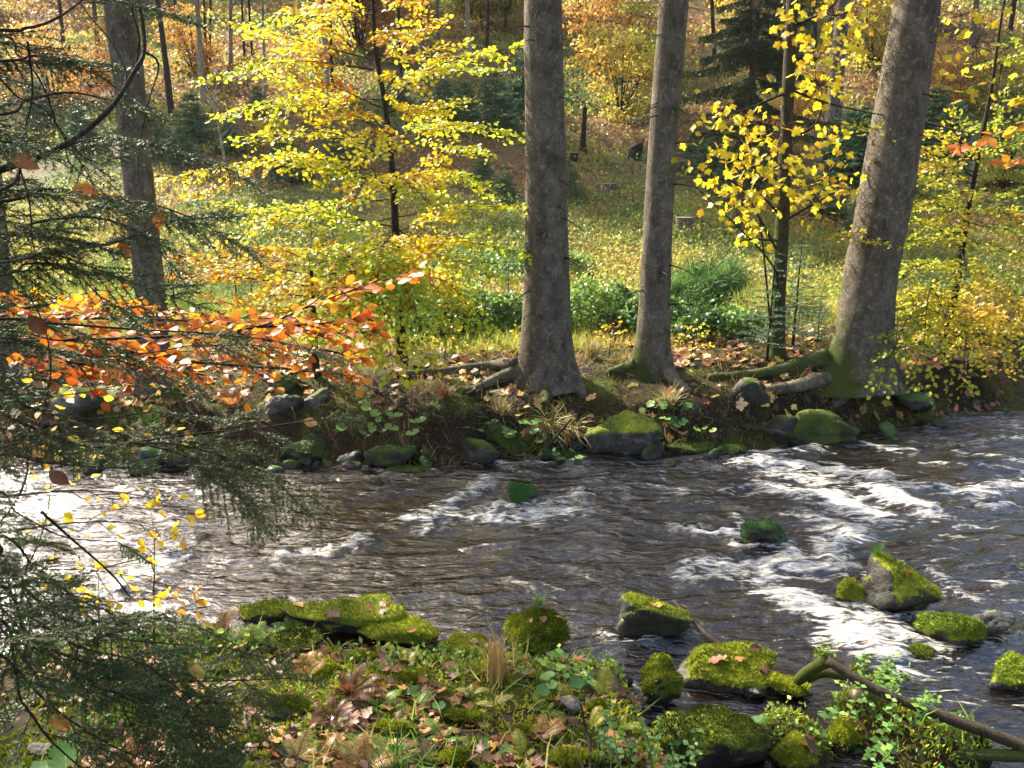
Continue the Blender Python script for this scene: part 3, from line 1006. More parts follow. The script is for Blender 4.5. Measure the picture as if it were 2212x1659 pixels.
rk('f9', 'mossy_rock', 'flat moss ledge at the far waterline below the second trunk', (1428, 1552, 944, 985), mat='rock_dark', seed=125, ratio=.6, moss=.2, fuzz=1200)
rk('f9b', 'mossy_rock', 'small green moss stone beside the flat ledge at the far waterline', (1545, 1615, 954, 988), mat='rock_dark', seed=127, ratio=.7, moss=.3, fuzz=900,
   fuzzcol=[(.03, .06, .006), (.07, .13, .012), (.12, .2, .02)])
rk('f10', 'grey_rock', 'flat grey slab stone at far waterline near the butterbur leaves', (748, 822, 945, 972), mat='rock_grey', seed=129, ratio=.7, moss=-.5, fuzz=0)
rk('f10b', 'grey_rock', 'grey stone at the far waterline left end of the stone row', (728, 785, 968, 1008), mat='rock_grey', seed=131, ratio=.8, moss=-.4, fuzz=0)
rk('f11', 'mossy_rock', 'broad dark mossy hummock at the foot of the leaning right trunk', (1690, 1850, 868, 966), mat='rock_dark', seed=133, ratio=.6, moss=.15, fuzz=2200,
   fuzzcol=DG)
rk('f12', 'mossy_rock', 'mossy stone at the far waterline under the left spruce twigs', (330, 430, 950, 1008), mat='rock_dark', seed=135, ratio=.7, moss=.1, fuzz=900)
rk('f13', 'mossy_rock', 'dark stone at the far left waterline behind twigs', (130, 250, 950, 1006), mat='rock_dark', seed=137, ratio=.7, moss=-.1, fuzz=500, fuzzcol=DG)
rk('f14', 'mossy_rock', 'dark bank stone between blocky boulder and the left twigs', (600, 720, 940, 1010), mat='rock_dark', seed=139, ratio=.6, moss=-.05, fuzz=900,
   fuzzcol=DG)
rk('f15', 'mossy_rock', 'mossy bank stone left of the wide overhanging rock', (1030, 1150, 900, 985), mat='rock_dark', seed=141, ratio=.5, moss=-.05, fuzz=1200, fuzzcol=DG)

for k, (vx, vy, wv, hv, lb) in enumerate([(900, 1478, 80, 36, 'low moss cushion below the rounded boulder'), (1010, 1572, 110, 44, 'moss hummock below the pale yellow ferns'),
        (850, 1592, 100, 40, 'moss hummock above the tan dried fern'), (1130, 1600, 80, 36, 'moss cushion left of the tan drying fern'), (700, 1462, 80, 36, 'moss cushion behind the rust brown bracken'),
        (440, 1462, 110, 44, 'moss hummock under the spruce tips'), (1240, 1658, 110, 44, 'moss hummock at the bottom right of the ferns'), (970, 1655, 110, 40, 'moss hummock at the bottom centre'),
        (560, 1620, 100, 40, 'moss hummock between spruce tips and bracken'), (320, 1570, 110, 44, 'shaded moss hummock under the lower spruce boughs'), (1300, 1545, 70, 30, 'moss cushion under the upright fern frond'),
        (780, 1432, 70, 30, 'moss cushion in front of the long slab'), (1180, 1462, 60, 26, 'small moss cushion right of the moss mound')]):
    rk('h%d' % k, 'moss_hummock', lb, (vx - wv / 2, vx + wv / 2, vy - hv, vy), seed=160 + k, ratio=.9, moss=.35, fuzz=1800, on_land=True, cat='moss', embed=.8, fl=.026, soft=True)

# small stones along the two waterlines
small = []
for k in range(5):
    V, Fc = rock_shape(300 + k, 3, nplanes=8, sharp=22)
    vn, fn = vnormals(V, Fc)
    mm = np.clip(.40 + .6 * (vn[:, 2] - .3) + .6 * fbm(V[:, 0] * 4, V[:, 1] * 4, V[:, 2] * 4, 2, k), 0, 1)
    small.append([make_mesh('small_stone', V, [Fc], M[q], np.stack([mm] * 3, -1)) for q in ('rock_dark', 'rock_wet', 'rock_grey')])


def beside(x, y):
    vx = float(to_v(np.array([x, y, 0.2]))[0][0])
    far = y > 7.5
    tab = ((250, 'at the far left'), (480, 'behind the left spruce twigs'), (680, 'below the orange leaves'), (820, 'left of the blocky boulder'), (960, 'by the blocky boulder'), (1080, 'left of the thickest trunk'),
           (1250, 'below the thickest trunk'), (1430, 'by the overhanging rock'), (1640, 'below the slim trunk'), (1860, 'below the leaning trunk'), (9999, 'near the right edge')) if far else (
           (260, 'under the left spruce'), (480, 'left of the long slab'), (640, 'before the slab'), (780, 'by the bracken'), (960, 'below the rounded boulder'), (1090, 'left of the central boulder'),
           (1250, 'below the central boulder'), (1400, 'by the ridge stone'), (1680, 'by the broad flat rock'), (1850, 'by the driftwood'), (9999, 'near the right edge'))
    for lim, w in tab:
        if vx < lim: return w


def stone(x, y, s, label, group, kinds=(0, 1, 2)):
    kk = kinds[rng.integers(len(kinds))]
    o = bpy.data.objects.new('small_stone', small[rng.integers(5)][kk])
    label = '%s %s %s %s' % ('tiny' if s < .15 else 'small' if s < .28 else 'larger', ('mossy', 'wet black', 'grey')[kk], label, beside(x, y))
    COL.objects.link(o)
    o.location = (x, y, float(hgt(x, y)) + s * .10)
    o.rotation_euler = (0, 0, rng.uniform(0, 6.28))
    o.scale = (s, s * rng.uniform(.55, 1), s * rng.uniform(.55, .9))
    o.rotation_euler[1] = rng.uniform(-.35, .35)
    tag(o, label, 'stone', group)
    return o


for k in range(44):
    x = rng.uniform(-5.6, 6.5)
    stone(x, float(y_far(x)) + rng.uniform(-.2, .3), rng.choice([.14, .2, .26, .36, .5]) * rng.uniform(.8, 1.2), 'stone at the far waterline', 'stones at far waterline', (0, 0, 1))
for k in range(16):
    x = rng.uniform(-5.6, 3.4)
    if -.7 < x < 2.6: continue                       # the roots of the trunks hold this stretch
    stone(x, float(y_far(x)) + rng.uniform(.3, .9), rng.choice([.16, .24, .36, .55]) * rng.uniform(.8, 1.2), 'stone set in the far bank', 'stones in the far bank slope', (0, 0, 0, 2))
for k in range(46):
    x = rng.uniform(-3.5, 1.5)
    stone(x, float(y_near(x)) + rng.uniform(-.35, .25), rng.uniform(.07, .22), 'stone at the near waterline', 'stones at near waterline', (0, 0, 1, 2))
for k in range(40):
    x = rng.uniform(1.2, 4.2)
    y = rng.uniform(3.8, 6.2)
    if -0.4 < hgt(x, y) < 0.05:
        stone(x, y, rng.uniform(.08, .22), 'stone in the side channel', 'stones in side channel', (1, 1, 0))
# ------------------------------------------------------------------ leaf objects and layered foliage
LEAFME = {}


def leaf_mesh(kind, mat):
    key = kind + mat
    if key not in LEAFME:
        tv, tt = {'beech': BEECH, 'maple': MAPLE, 'maple2': MAPLE2, 'maple3': MAPLE3, 'round': ROUND, 'quad': QUADL}[kind]
        LEAFME[key] = make_mesh('leaf', tv, [tt], M[mat], np.ones((len(tv), 3)))
    return LEAFME[key]


def frame_mat(p, d, n, s):
    d = unit(d); side = unit(np.cross(n, d)); nn = np.cross(d, side)
    m_ = Matrix.Identity(4)
    for r_ in range(3):
        m_[r_][0] = d[r_] * s; m_[r_][1] = side[r_] * s; m_[r_][2] = nn[r_] * s; m_[r_][3] = p[r_]
    return m_


def leaf_obj(name, kind, mat, p, d, n, s, col, parent=None):
    o = bpy.data.objects.new(name, leaf_mesh(kind, mat))
    COL.objects.link(o)
    if parent is not None: attach(o, parent)
    o.matrix_basis = frame_mat(p, d, n, s)
    o.color = (*[float(c) for c in col], 1)
    return o


class Foliage:
    def __init__(s):
        s.p, s.d, s.n, s.s, s.c = [], [], [], [], []
        s.wood = Acc()

    def add(s, p, d, n, sz, c):
        s.p.append(p); s.d.append(d); s.n.append(n); s.s.append(sz); s.c.append(c)

    def finish(s, parent, kind='beech', tpl=BEECH, mat='leaf', nobj=300, stuff='foliage', woodmat='bark_dark', woodname='twigs', woodkind='stuff'):
        p, d, n, sz, c = [np.concatenate(q) for q in (s.p, s.d, s.n, s.s, s.c)]
        vx, vy, f = to_v(p)
        inside = (vx > 5) & (vx < 2207) & (vy > 5) & (vy < 1654) & (f > 0.3)
        sc = np.where(inside, sz / np.maximum(f, .3), 0)
        order = np.argsort(-sc)
        top = order[:nobj]
        top = top[sc[top] > 0]
        rest = np.setdiff1d(np.arange(len(p)), top)
        for i in top:
            leaf_obj('leaf', kind, mat, p[i], d[i], n[i], sz[i], c[i], parent)
        if len(rest):
            A = Acc()
            A.leaves(tpl, p[rest], d[rest], n[rest], sz[rest], c[rest])
            A.build(stuff, M[mat], parent, kind='stuff')
        if s.wood.n:
            s.wood.build(woodname, M[woodmat], parent, kind=woodkind)


FACE = np.array([-.12, -.55, .0])           # leaves hang a little open towards the light over the stream


def spray(fo, path, leaf=.09, twig=.5, step=.13, lstep=.055, colf=None, r0=.02, droop=.15, start=.12, flat=.55, twk=4, hang=0.0):
    """a limb with alternating side twigs in one flat layer, leaves alternate along the twigs"""
    path = smooth_path(path, max(8, len(path) * 4))
    seg = np.linalg.norm(np.diff(path, axis=0), axis=1)
    L = seg.sum()
    cum = np.concatenate([[0], np.cumsum(seg)])
    fo.wood.tube(path, np.linspace(r0, r0 * .15, len(path)), twk + 1, cap=False)
    s_ = start * L
    sd = 1
    up = np.array([0, 0, 1.0])
    while s_ < L:
        u = s_ / L
        i = min(np.searchsorted(cum, s_), len(path) - 1)
        p0 = path[i]
        t = unit(path[min(i + 1, len(path) - 1)] - path[max(i - 1, 0)])
        nn = unit(up - t * t[2] + rng.normal(size=3) * .24)
        ang = R(rng.uniform(35, 62)) * sd
        d = unit(t * math.cos(ang) + np.cross(nn, t) * math.sin(ang))
        ln = twig * (1.05 - .75 * u) * rng.uniform(.55, 1.15)
        m_ = max(3, int(ln / lstep))
        q = np.linspace(0, 1, m_)[:, None]
        tp = p0 + d * ln * q - up * (droop * ln * q ** 2) + rng.normal(size=(m_, 3)) * .004
        fo.wood.tube(tp, np.linspace(max(.0035, r0 * .3), .0015, m_), 3, cap=False)
        lp = tp[1:]
        k = len(lp)
        sg = np.where(np.arange(k) % 2 == 0, 1, -1)[:, None]
        sid = np.cross(nn, d)[None]
        ld = unit(d[None] * .65 + sid * sg * .8 + rng.normal(size=(k, 3)) * .22 - up * (.12 + hang))
        ld[-1] = unit(d + rng.normal(size=3) * .1 - up * hang)
        ln_ = unit(nn[None] + FACE + rng.normal(size=(k, 3)) * flat)
        fo.add(lp, ld, ln_, leaf * rnd(k, .65, 1.15), colf(lp))
        s_ += step * rng.uniform(.6, 1.35)
        sd = -sd
    # terminal leaves
    k = 4
    t = unit(path[-1] - path[-3])
    fo.add(np.repeat(path[-1:], k, 0), unit(t + rng.normal(size=(k, 3)) * .5), unit(up + rng.normal(size=(k, 3)) * flat),
           leaf * rnd(k, .6, 1.1), colf(np.repeat(path[-1:], k, 0)))


def pal(cols, sc=1.2, seed=70, bias=0.0, jit=.25):
    def f(p):
        t = 0.5 + bias + .8 * fbm(p[:, 0] * sc, p[:, 1] * sc, p[:, 2] * sc, 2, seed) + rnd(len(p), -jit, jit)
        return lerpcol(cols, t)
    return f


# ------------------------------------------------------------------ trunks
def trunk_mesh(pts, rad, k=28, ring=.07, flare=0.0, fh=.32, seed=0, mossh=0.0, mossdir=None, lobes=5, top_ring=.5, fine_to=4.5, dflare=None):
    pts = np.asarray(pts, float)
    rad = np.asarray(rad, float)
    L = np.concatenate([[0], np.cumsum(np.linalg.norm(np.diff(pts, axis=0), axis=1))])
    s_ = np.concatenate([np.arange(0, min(fine_to, L[-1]), ring), np.arange(fine_to, L[-1], top_ring), [L[-1]]])
    dense = smooth_path(pts, 200)
    dl = np.concatenate([[0], np.cumsum(np.linalg.norm(np.diff(dense, axis=0), axis=1))])
    dl *= L[-1] / dl[-1]
    c = np.stack([np.interp(s_, dl, dense[:, q]) for q in range(3)], -1)
    r = np.interp(s_, L, rad)
    t, n, b = poly_frames(c)
    a = np.linspace(0, 2 * np.pi, k, endpoint=False)
    rg = np.random.default_rng(seed)
    ph = rg.uniform(0, 6.28, 3)
    lob = .5 + .5 * np.cos(a * lobes + ph[0]) * .7 + .3 * np.cos(a * (lobes - 2) + ph[1])
    n = np.tile([0, -1.0, 0], (len(c), 1)) if abs(t[0][2]) > .6 else n
    n = unit(n - t * (n * t).sum(1, keepdims=True))
    b = np.cross(t, n)
    dirs = np.cos(a)[None, :, None] * n[:, None] + np.sin(a)[None, :, None] * b[:, None]
    rr = r[:, None] * (1 + flare * np.exp(-s_ / fh)[:, None] * np.clip(lob, .1, 1.3)[None])
    if dflare is not None:
        for (dx, dy, amp, dh, pw) in dflare:
            ca = np.clip(dirs @ unit(np.array([dx, dy, 0.0])), 0, 1) ** pw
            rr = rr + amp * np.exp(-s_ / dh)[:, None] * ca
    V = c[:, None] + dirs * rr[..., None]
    nz = fbm(V[..., 0] * 5, V[..., 1] * 5, V[..., 2] * 1.4, 3, seed) * .05 + fbm(V[..., 0] * 22, V[..., 1] * 22, V[..., 2] * 9, 2, seed + 3) * .022
    V = c[:, None] + dirs * (rr * (1 + nz))[..., None]
    m_ = len(c)
    i, j = np.meshgrid(np.arange(m_ - 1), np.arange(k), indexing='ij')
    Q = np.stack([i * k + j, i * k + (j + 1) % k, (i + 1) * k + (j + 1) % k, (i + 1) * k + j], -1).reshape(-1, 4)
    hgt_ = np.repeat(s_[:, None], k, 1)
    moss = mossh * np.exp(-hgt_ / .45) if mossh else np.zeros_like(hgt_)
    if mossdir is not None:
        md = unit(np.array(mossdir[:3], float))
        moss = moss + np.clip(dirs @ md, 0, 1) ** 1.5 * np.exp(-hgt_ / mossdir[3]) * 1.05
    col = np.repeat((1 - np.clip(moss, 0, .9)).reshape(-1, 1), 3, 1)
    return V.reshape(-1, 3), Q, col


def vtrunk(vpts, Y):
    """[(vx, vy, width)] from base up, all in the tree's plane at depth Y -> pts, radii"""
    pts, rad = [], []
    for vx, vy, w in vpts:
        p = P(vx, vy, Y)
        pts.append(p)
        rad.append(w * float(to_v(p)[2][0]) / F_PX / 2)
    return np.array(pts), np.array(rad)


def extend_up(pts, rad, H, rtop):
    d = unit(pts[-1] - pts[0]); d = unit(d + np.array([0, 0, .6]))
    out, ro = list(pts), list(rad)
    z0 = pts[-1][2]
    n = max(3, int((H - z0) / 2.5))
    for k in range(1, n + 1):
        u = k / n
        out.append(pts[-1] + d * (H - z0) / d[2] * u)
        ro.append(rad[-1] * (1 - u) + rtop * u)
    return np.array(out), np.array(ro)


def root_path(p0, ends, lift=.03):
    q = [np.asarray(p0, float)]
    for (vx, vy) in ends:
        g = G(vx, vy)
        q.append(g + np.array([0, 0, lift]))
    return smooth_path(q, 6 * len(q))


# spruce boughs for the tall crowns (shared meshes)
def bough_mesh(L, seed, nm=1.0):
    rg = np.random.default_rng(seed)
    A = Acc()
    s_ = np.linspace(0, 1, 10)
    path = np.stack([s_ * L, 0 * s_, -.28 * L * s_ ** 1.4 + .12 * L * s_ ** 3], -1)
    A.tube(path, np.linspace(.028, .006, 10), 4, col=(.06, .045, .03), cap=False)
    P_, D_, N_, S_ = [], [], [], []
    for sd in (-1, 1):
        for u in np.arange(.12, 1.0, .045):
            p0 = np.array([np.interp(u, s_, path[:, q]) for q in range(3)])
            ln = (0.62 - .42 * u) * rg.uniform(.6, 1.2)
            d = unit(np.array([.55, sd * .75, -.35 - .5 * rg.random()]))
            k = int(ln / .022)
            q = np.linspace(0, 1, k)[:, None]
            tp = p0 + d * ln * q + np.array([0, 0, -.35]) * ln * q ** 2
            for rep in range(3):
                P_.append(tp + rg.normal(size=tp.shape) * .012)
                dd = unit(d[None] * .5 + rg.normal(size=tp.shape))
                D_.append(dd); N_.append(unit(rg.normal(size=tp.shape))); S_.append(rg.uniform(.04, .075, k) * nm)
    P_, D_, N_, S_ = [np.concatenate(q) for q in (P_, D_, N_, S_)]
    A.leaves(TRI, P_, D_, N_, S_, pick([(.030, .050, .014), (.045, .072, .02), (.022, .038, .012), (.06, .075, .022)], len(P_)), sx=.28)
    return A.mesh('bough', M['needle'])


BOUGH = [bough_mesh(2.2, 1), bough_mesh(2.8, 2), bough_mesh(3.3, 3)]
BOUGHF = [bough_mesh(2.2, 1, 2.3), bough_mesh(2.8, 2, 2.3), bough_mesh(3.3, 3, 2.3)]


def boughs(e, axis_pts, z0, z1, n, smin, smax, meshes=None):
    zs = np.sort(rnd(n, 0, 1)) ** .9 * (z1 - z0) + z0
    az = rng.uniform(0, 6.28)
    for z in zs:
        p = np.array([np.interp(z, axis_pts[:, 2], axis_pts[:, q]) for q in range(3)])
        az += 2.4 + rng.uniform(-.4, .4)
        u = (z - z0) / max(z1 - z0, .1)
        s = (smax * (1 - u) + smin * u) * rng.uniform(.8, 1.15)
        o = bpy.data.objects.new('branch', (meshes or BOUGH)[rng.integers(3)])
        COL.objects.link(o)
        attach(o, e)
        o.matrix_basis = Matrix.Translation(p) @ Matrix.Rotation(az, 4, 'Z') @ Matrix.Rotation(R(-8 * u + 4), 4, 'Y') @ Matrix.Scale(s, 4)


def knots(e, pts, rad, zs):
    for z in zs:
        A = Acc()
        p = np.array([np.interp(z, pts[:, 2], pts[:, q]) for q in range(3)])
        r = np.interp(z, pts[:, 2], rad)
        a = rng.uniform(-2.6, -.5)
        d = np.array([math.cos(a), math.sin(a), rng.uniform(-.25, .3)])
        ln = rng.uniform(.05, .5)
        q = p + d * r * .9
        s_ = np.linspace(0, 1, 5)[:, None]
        A.tube(q + unit(d) * ln * s_ + np.array([0, 0, -.25]) * ln * s_ ** 2, np.linspace(.012, .004, 5), 4, col=(.9, .9, .9))
        A.build('dead_twig', M['dead_wood'], e)


def big_spruce(label, vpts, roots, seed, flare, mossh, mossdir, z0, nb, H=21, cat='tree', fh=.32, kn=10, bs=(.55, 1.0), dflare=None):
    g = G(vpts[0][0], vpts[0][1])
    pts, rad = vtrunk(vpts, g[1])
    pts[0][2] = g[2] - .12
    pts, rad = extend_up(pts, rad, H, .05)
    e = thing('spruce_tree', g, label, cat, 'tall spruces on the far bank')
    V, Q, col = trunk_mesh(pts, rad, 36, .06, flare, fh, seed, mossh, mossdir, fine_to=7, dflare=dflare)
    obj('trunk', make_mesh('trunk', V, [Q], M['bark_spruce'], col), e)
    for rt in roots:
        A = Acc()
        path = root_path(P(*rt[0], g[1] + (rt[3] if len(rt) > 3 else -.1)), rt[1])
        n = len(path)
        r0, r1 = rt[2]
        A.tube(path, np.linspace(r0, r1, n), 10, col=(.80, .80, .80) if len(rt) < 5 else (.5, .5, .5), wob=.35, seed=seed)
        A.build('root', M['bark_spruce'], e)
    boughs(e, pts, z0, H - 1, nb, *bs)
    o = bpy.data.objects
    knots(e, pts, rad, rng.uniform(g[2] + .8, 7, kn))
    return e, pts, rad


S1 = big_spruce('tall grey spruce trunk rising behind the dark twigs on the left',
                [(333, 835, 70), (327, 660, 62), (300, 400, 62), (275, 150, 66), (258, 0, 68)], [((345, 810), [(380, 832), (420, 850)], (.08, .03))],
                201, .35, .35, None, 10.0, 16, H=20)
S0 = big_spruce('spruce trunk cut by the left picture edge behind the orange leaves',
                [(8, 835, 60), (0, 650, 56), (-35, 300, 52), (-70, 0, 50)], [], 203, .3, .3, None, 11.0, 13, H=19)
S2 = big_spruce('thickest straight spruce trunk in the middle of the far bank',
                [(1182, 815, 112), (1180, 760, 108), (1180, 650, 100), (1180, 450, 92), (1176, 200, 84), (1173, 0, 82)],
                [((1115, 785), [(1060, 795), (960, 806), (850, 812)], (.10, .03)), ((1150, 790), [(1080, 822), (1010, 850)], (.12, .04)),
                 ((1215, 800), [(1246, 842), (1262, 862)], (.13, .05)), ((1185, 800), [(1180, 850), (1178, 880)], (.12, .05), -.25, 1)],
                205, .25, .3, None, 6.4, 24, fh=.40, kn=16, dflare=[(-1, -.2, .25, .24, 5), (.8, -.6, .18, .22, 5), (-.1, -1, .10, .2, 5)])
S3 = big_spruce('slimmer spruce trunk just right of the thickest trunk',
                [(1412, 800, 76), (1412, 720, 70), (1420, 500, 62), (1440, 200, 62), (1456, 0, 63)],
                [((1372, 790), [(1345, 802), (1312, 810)], (.11, .05), -.1, 1), ((1430, 790), [(1462, 832), (1490, 850)], (.12, .04))],
                207, .22, .3, (-1, -.2, 0, .5), 6.2, 20, kn=14, dflare=[(-1, -.2, .32, .20, 5), (.7, -.7, .15, .18, 5)])
S4 = big_spruce('large leaning spruce with mossy root flare on the right',
                [(1862, 818, 116), (1868, 740, 108), (1880, 600, 106), (1917, 400, 112), (1958, 150, 100), (1982, 0, 96)],
                [((1790, 775), [(1735, 795), (1680, 806), (1600, 815), (1530, 820)], (.15, .04), -.1, 1),
                 ((1810, 810), [(1750, 832), (1680, 846), (1590, 850)], (.13, .04)),
                 ((1850, 800), [(1822, 856), (1800, 880)], (.16, .06)), ((1905, 780), [(1935, 815), (1960, 830)], (.15, .06))],
                209, .22, .1, (-1, -.1, 0, .9), 6.8, 22, fh=.40, kn=8, dflare=[(-1, -.1, .62, .36, 4), (.8, -.6, .15, .2, 4), (-.5, -.9, .15, .15, 5)])

for (e_, p_, r_), z0_, z1_, n_ in ((S2, 3.2, 5.8, 7), (S3, 2.6, 5.6, 7), (S4, 2.4, 5.6, 8), (S1, 4.0, 5.6, 3)):
    boughs(e_, p_, z0_, z1_, n_, .2, .26)

# ------------------------------------------------------------------ yellow layered beech
YEL = [(0.50, 0.20, 0.018), (0.74, 0.52, 0.02), (0.76, 0.66, 0.024), (0.68, 0.66, 0.03), (0.48, 0.55, 0.03), (0.34, 0.46, 0.03)]
ORA = [(0.34, 0.09, 0.012), (0.55, 0.20, 0.016), (0.66, 0.34, 0.02), (0.70, 0.46, 0.022), (0.62, 0.50, 0.03)]
DEEP = [(0.26, 0.045, 0.010), (0.46, 0.10, 0.010), (0.60, 0.19, 0.014), (0.66, 0.30, 0.016), (0.66, 0.42, 0.02)]
GRY = [(0.56, 0.36, 0.02), (0.55, 0.46, 0.025), (0.44, 0.46, 0.03), (0.30, 0.38, 0.03), (0.20, 0.30, 0.03)]


def layered_tree(name, label, group, trunk_v, branches, leaf, colf, twig=.55, H=None, extra=0, nobj=300, step=.045, ext_rng=None, cat='tree',
                 kind='beech', tpl=BEECH, lstep=.042, bark='bark_dark', base=None, r_br=.013, flat=.55, hang=0.0, droop=.15, dk=10):
    g = G(*trunk_v[0][:2]) if base is None else np.asarray(base, float)
    pts, rad = vtrunk(trunk_v, g[1])
    pts[0][2] = g[2] - .05
    if H: pts, rad = extend_up(pts, rad, H, .008)
    e = thing(name, g, label, cat, group)
    V, Q, col = trunk_mesh(pts, rad, dk, .08, .5, .12, 7, .3 if bark == 'bark_maple' else 0, fine_to=5)
    obj('trunk', make_mesh('trunk', V, [Q], M[bark], col), e)
    fo = Foliage()
    for br in branches:
        (sx, sy), tip, dY = br[:3]
        arch = br[3] if len(br) > 3 else .08
        a = P(sx, sy, g[1]); b = P(tip[0], tip[1], g[1] + dY)
        ln = np.linalg.norm(b - a)
        mid = (a + b) / 2 + np.array([0, 0, (arch + rng.normal() * .07) * ln]) + rng.normal(size=3) * .06 * ln
        spray(fo, [a, mid, b], leaf, twig * min(1, .45 + ln / 3), step, lstep, colf, max(.006, r_br * min(1, ln / 2)), droop, .15, flat, hang=hang)
    for k in range(extra):
        z = rng.uniform(*ext_rng[:2])
        p0 = np.array([np.interp(z, pts[:, 2], pts[:, q]) for q in range(3)])
        az = rng.uniform(0, 6.28)
        ln = rng.uniform(ext_rng[2], ext_rng[3])
        d = np.array([math.cos(az), math.sin(az) * .9, rng.uniform(-.02, .35)])
        b = p0 + d * ln
        mid = (p0 + b) / 2 + np.array([0, 0, .06 * ln])
        spray(fo, [p0, mid, b], leaf, twig * .8, step, lstep, colf, .01, droop, .2, flat, hang=hang)
    fo.finish(e, kind, tpl, 'leaf', nobj, woodmat=bark, woodname='branches')
    return e


ybr = [((808, 130), (520, 55), -.5), ((808, 150), (440, 170), -.6), ((815, 120), (640, 100), .5), ((825, 215), (560, 150), .6),
       ((830, 235), (590, 262), -.7), ((835, 280), (480, 250), .9), ((845, 330), (640, 330), -.9), ((845, 350), (520, 300), .3),
       ((848, 400), (365, 385), -.5), ((848, 410), (430, 420), -1.1), ((848, 430), (480, 440), .6), ((850, 470), (600, 480), -1.0),
       ((852, 490), (480, 520), -.4), ((855, 520), (560, 545), .7), ((855, 540), (420, 560), -.1), ((857, 560), (620, 600), -1.2),
       ((808, 110), (960, 40), .3), ((812, 130), (1000, 90), -.3), ((835, 215), (1130, 98), -.3), ((838, 230), (1060, 150), .5),
       ((842, 300), (1000, 215), -.8), ((845, 330), (1135, 298), -.2), ((848, 370), (1050, 330), .5), ((850, 390), (1045, 395), -1.0),
       ((850, 430), (1060, 420), .3), ((853, 470), (1125, 445), -.5), ((855, 490), (1050, 500), -.9), ((856, 510), (1130, 545), -.6),
       ((858, 550), (1080, 600), -1.1), ((860, 580), (1000, 640), .2), ((860, 600), (1050, 725), -1.2, .12), ((862, 620), (980, 740), -1.4, .15),
       ((862, 640), (850, 800), -1.9, .22), ((862, 610), (740, 700), -1.6, .15), ((862, 600), (640, 660), -.9), ((862, 630), (760, 770), -1.8, .2),
       ((862, 640), (920, 770), -1.9, .18), ((808, 60), (700, 20), -.4), ((808, 40), (900, 10), .2), ((805, 20), (620, 20), -.8),
       ((808, 90), (860, 110), -1.1), ((840, 260), (800, 330), -1.3), ((848, 380), (760, 430), -1.5), ((850, 400), (930, 440), -1.4),
       ((855, 500), (820, 560), -1.6), ((830, 200), (900, 190), -1.0), ((805, 30), (560, 60), .6), ((842, 290), (720, 250), -1.0),
       ((860, 610), (900, 690), -1.9, .2), ((862, 640), (680, 740), -1.6, .2), ((861, 620), (1010, 690), -1.3, .15), ((861, 600), (800, 650), -1.8, .1),
       ((862, 650), (800, 750), -2.0, .2)]
layered_tree('beech_tree', 'slender beech with tiers of bright yellow leaves left of the thickest trunk', None,
             [(868, 782, 24), (862, 640, 20), (855, 520, 18), (848, 380, 15), (832, 230, 12), (812, 110, 10), (805, 0, 8)], ybr, .078,
             pal(YEL, .9, 71, .0), .62, H=8.2, extra=8, ext_rng=(2.2, 7.8, .6, 1.9), step=.036)
layered_tree('beech_tree', 'small beech with dense orange leaves on the far bank behind the orange spray', None,
             [(682, 812, 17), (680, 740, 14), (676, 640, 11), (670, 560, 6)],
             [((680, 600), (400, 555), .3), ((678, 580), (470, 590), -.5), ((676, 570), (560, 540), .8), ((678, 600), (860, 590), .2),
              ((678, 590), (800, 550), .7), ((680, 640), (440, 640), -.7), ((680, 650), (880, 660), -.6), ((680, 660), (560, 690), -1.0),
              ((680, 680), (790, 700), -1.0), ((680, 620), (380, 600), -.2), ((680, 690), (640, 740), -1.3), ((676, 560), (700, 520), -.3),
              ((680, 640), (760, 620), -1.1), ((680, 610), (610, 620), -1.3), ((680, 640), (500, 660), .5)], .085, pal(ORA, 1.0, 72, .02), .5)
rbr = [((2115, 330), (1935, 300), -.5), ((2110, 340), (2240, 280), -.4), ((2105, 400), (1920, 385), -.6), ((2095, 430), (2260, 390), -.8),
       ((2090, 470), (1905, 470), -.9), ((2085, 500), (1960, 520), .4), ((2085, 480), (2300, 470), -.5), ((2080, 520), (2260, 560), -1.0),
       ((2075, 560), (1940, 600), -1.0), ((2070, 580), (2200, 640), -.6), ((2060, 620), (1960, 660), -.6), ((2060, 640), (2230, 700), -1.2),
       ((2050, 680), (1925, 760), -1.2, .15), ((2045, 700), (1905, 826), -1.9, .22), ((2045, 690), (1990, 830), -1.9, .2),
       ((2050, 690), (2080, 830), -1.8, .2), ((2050, 690), (2160, 800), -1.7, .2), ((2055, 680), (2260, 790), -1.4, .15),
       ((2040, 710), (2020, 760), -1.4, .12), ((2060, 650), (2130, 730), -1.2, .1), ((2112, 330), (2060, 240), .4), ((2112, 320), (2190, 180), .1),
       ((2110, 350), (2000, 420), -1.1), ((2095, 420), (2060, 520), -1.2), ((2090, 450), (2190, 480), -1.3), ((2075, 540), (2080, 620), -1.4),
       ((2080, 540), (1830, 505), -1.2), ((2085, 500), (1890, 520), -1.4), ((2100, 380), (1860, 270), -1.3, .02)]
layered_tree('beech_tree', 'crooked young beech with yellow green leaves at the right edge', None,
             [(2028, 770, 22), (2045, 700, 20), (2068, 600, 17), (2085, 480, 15), (2110, 350, 11), (2140, 200, 8), (2160, 60, 5)], rbr, .074,
             pal(GRY, .8, 73, 0.0), .55, H=8, extra=12, ext_rng=(2.5, 7.4, .7, 1.6), step=.043)

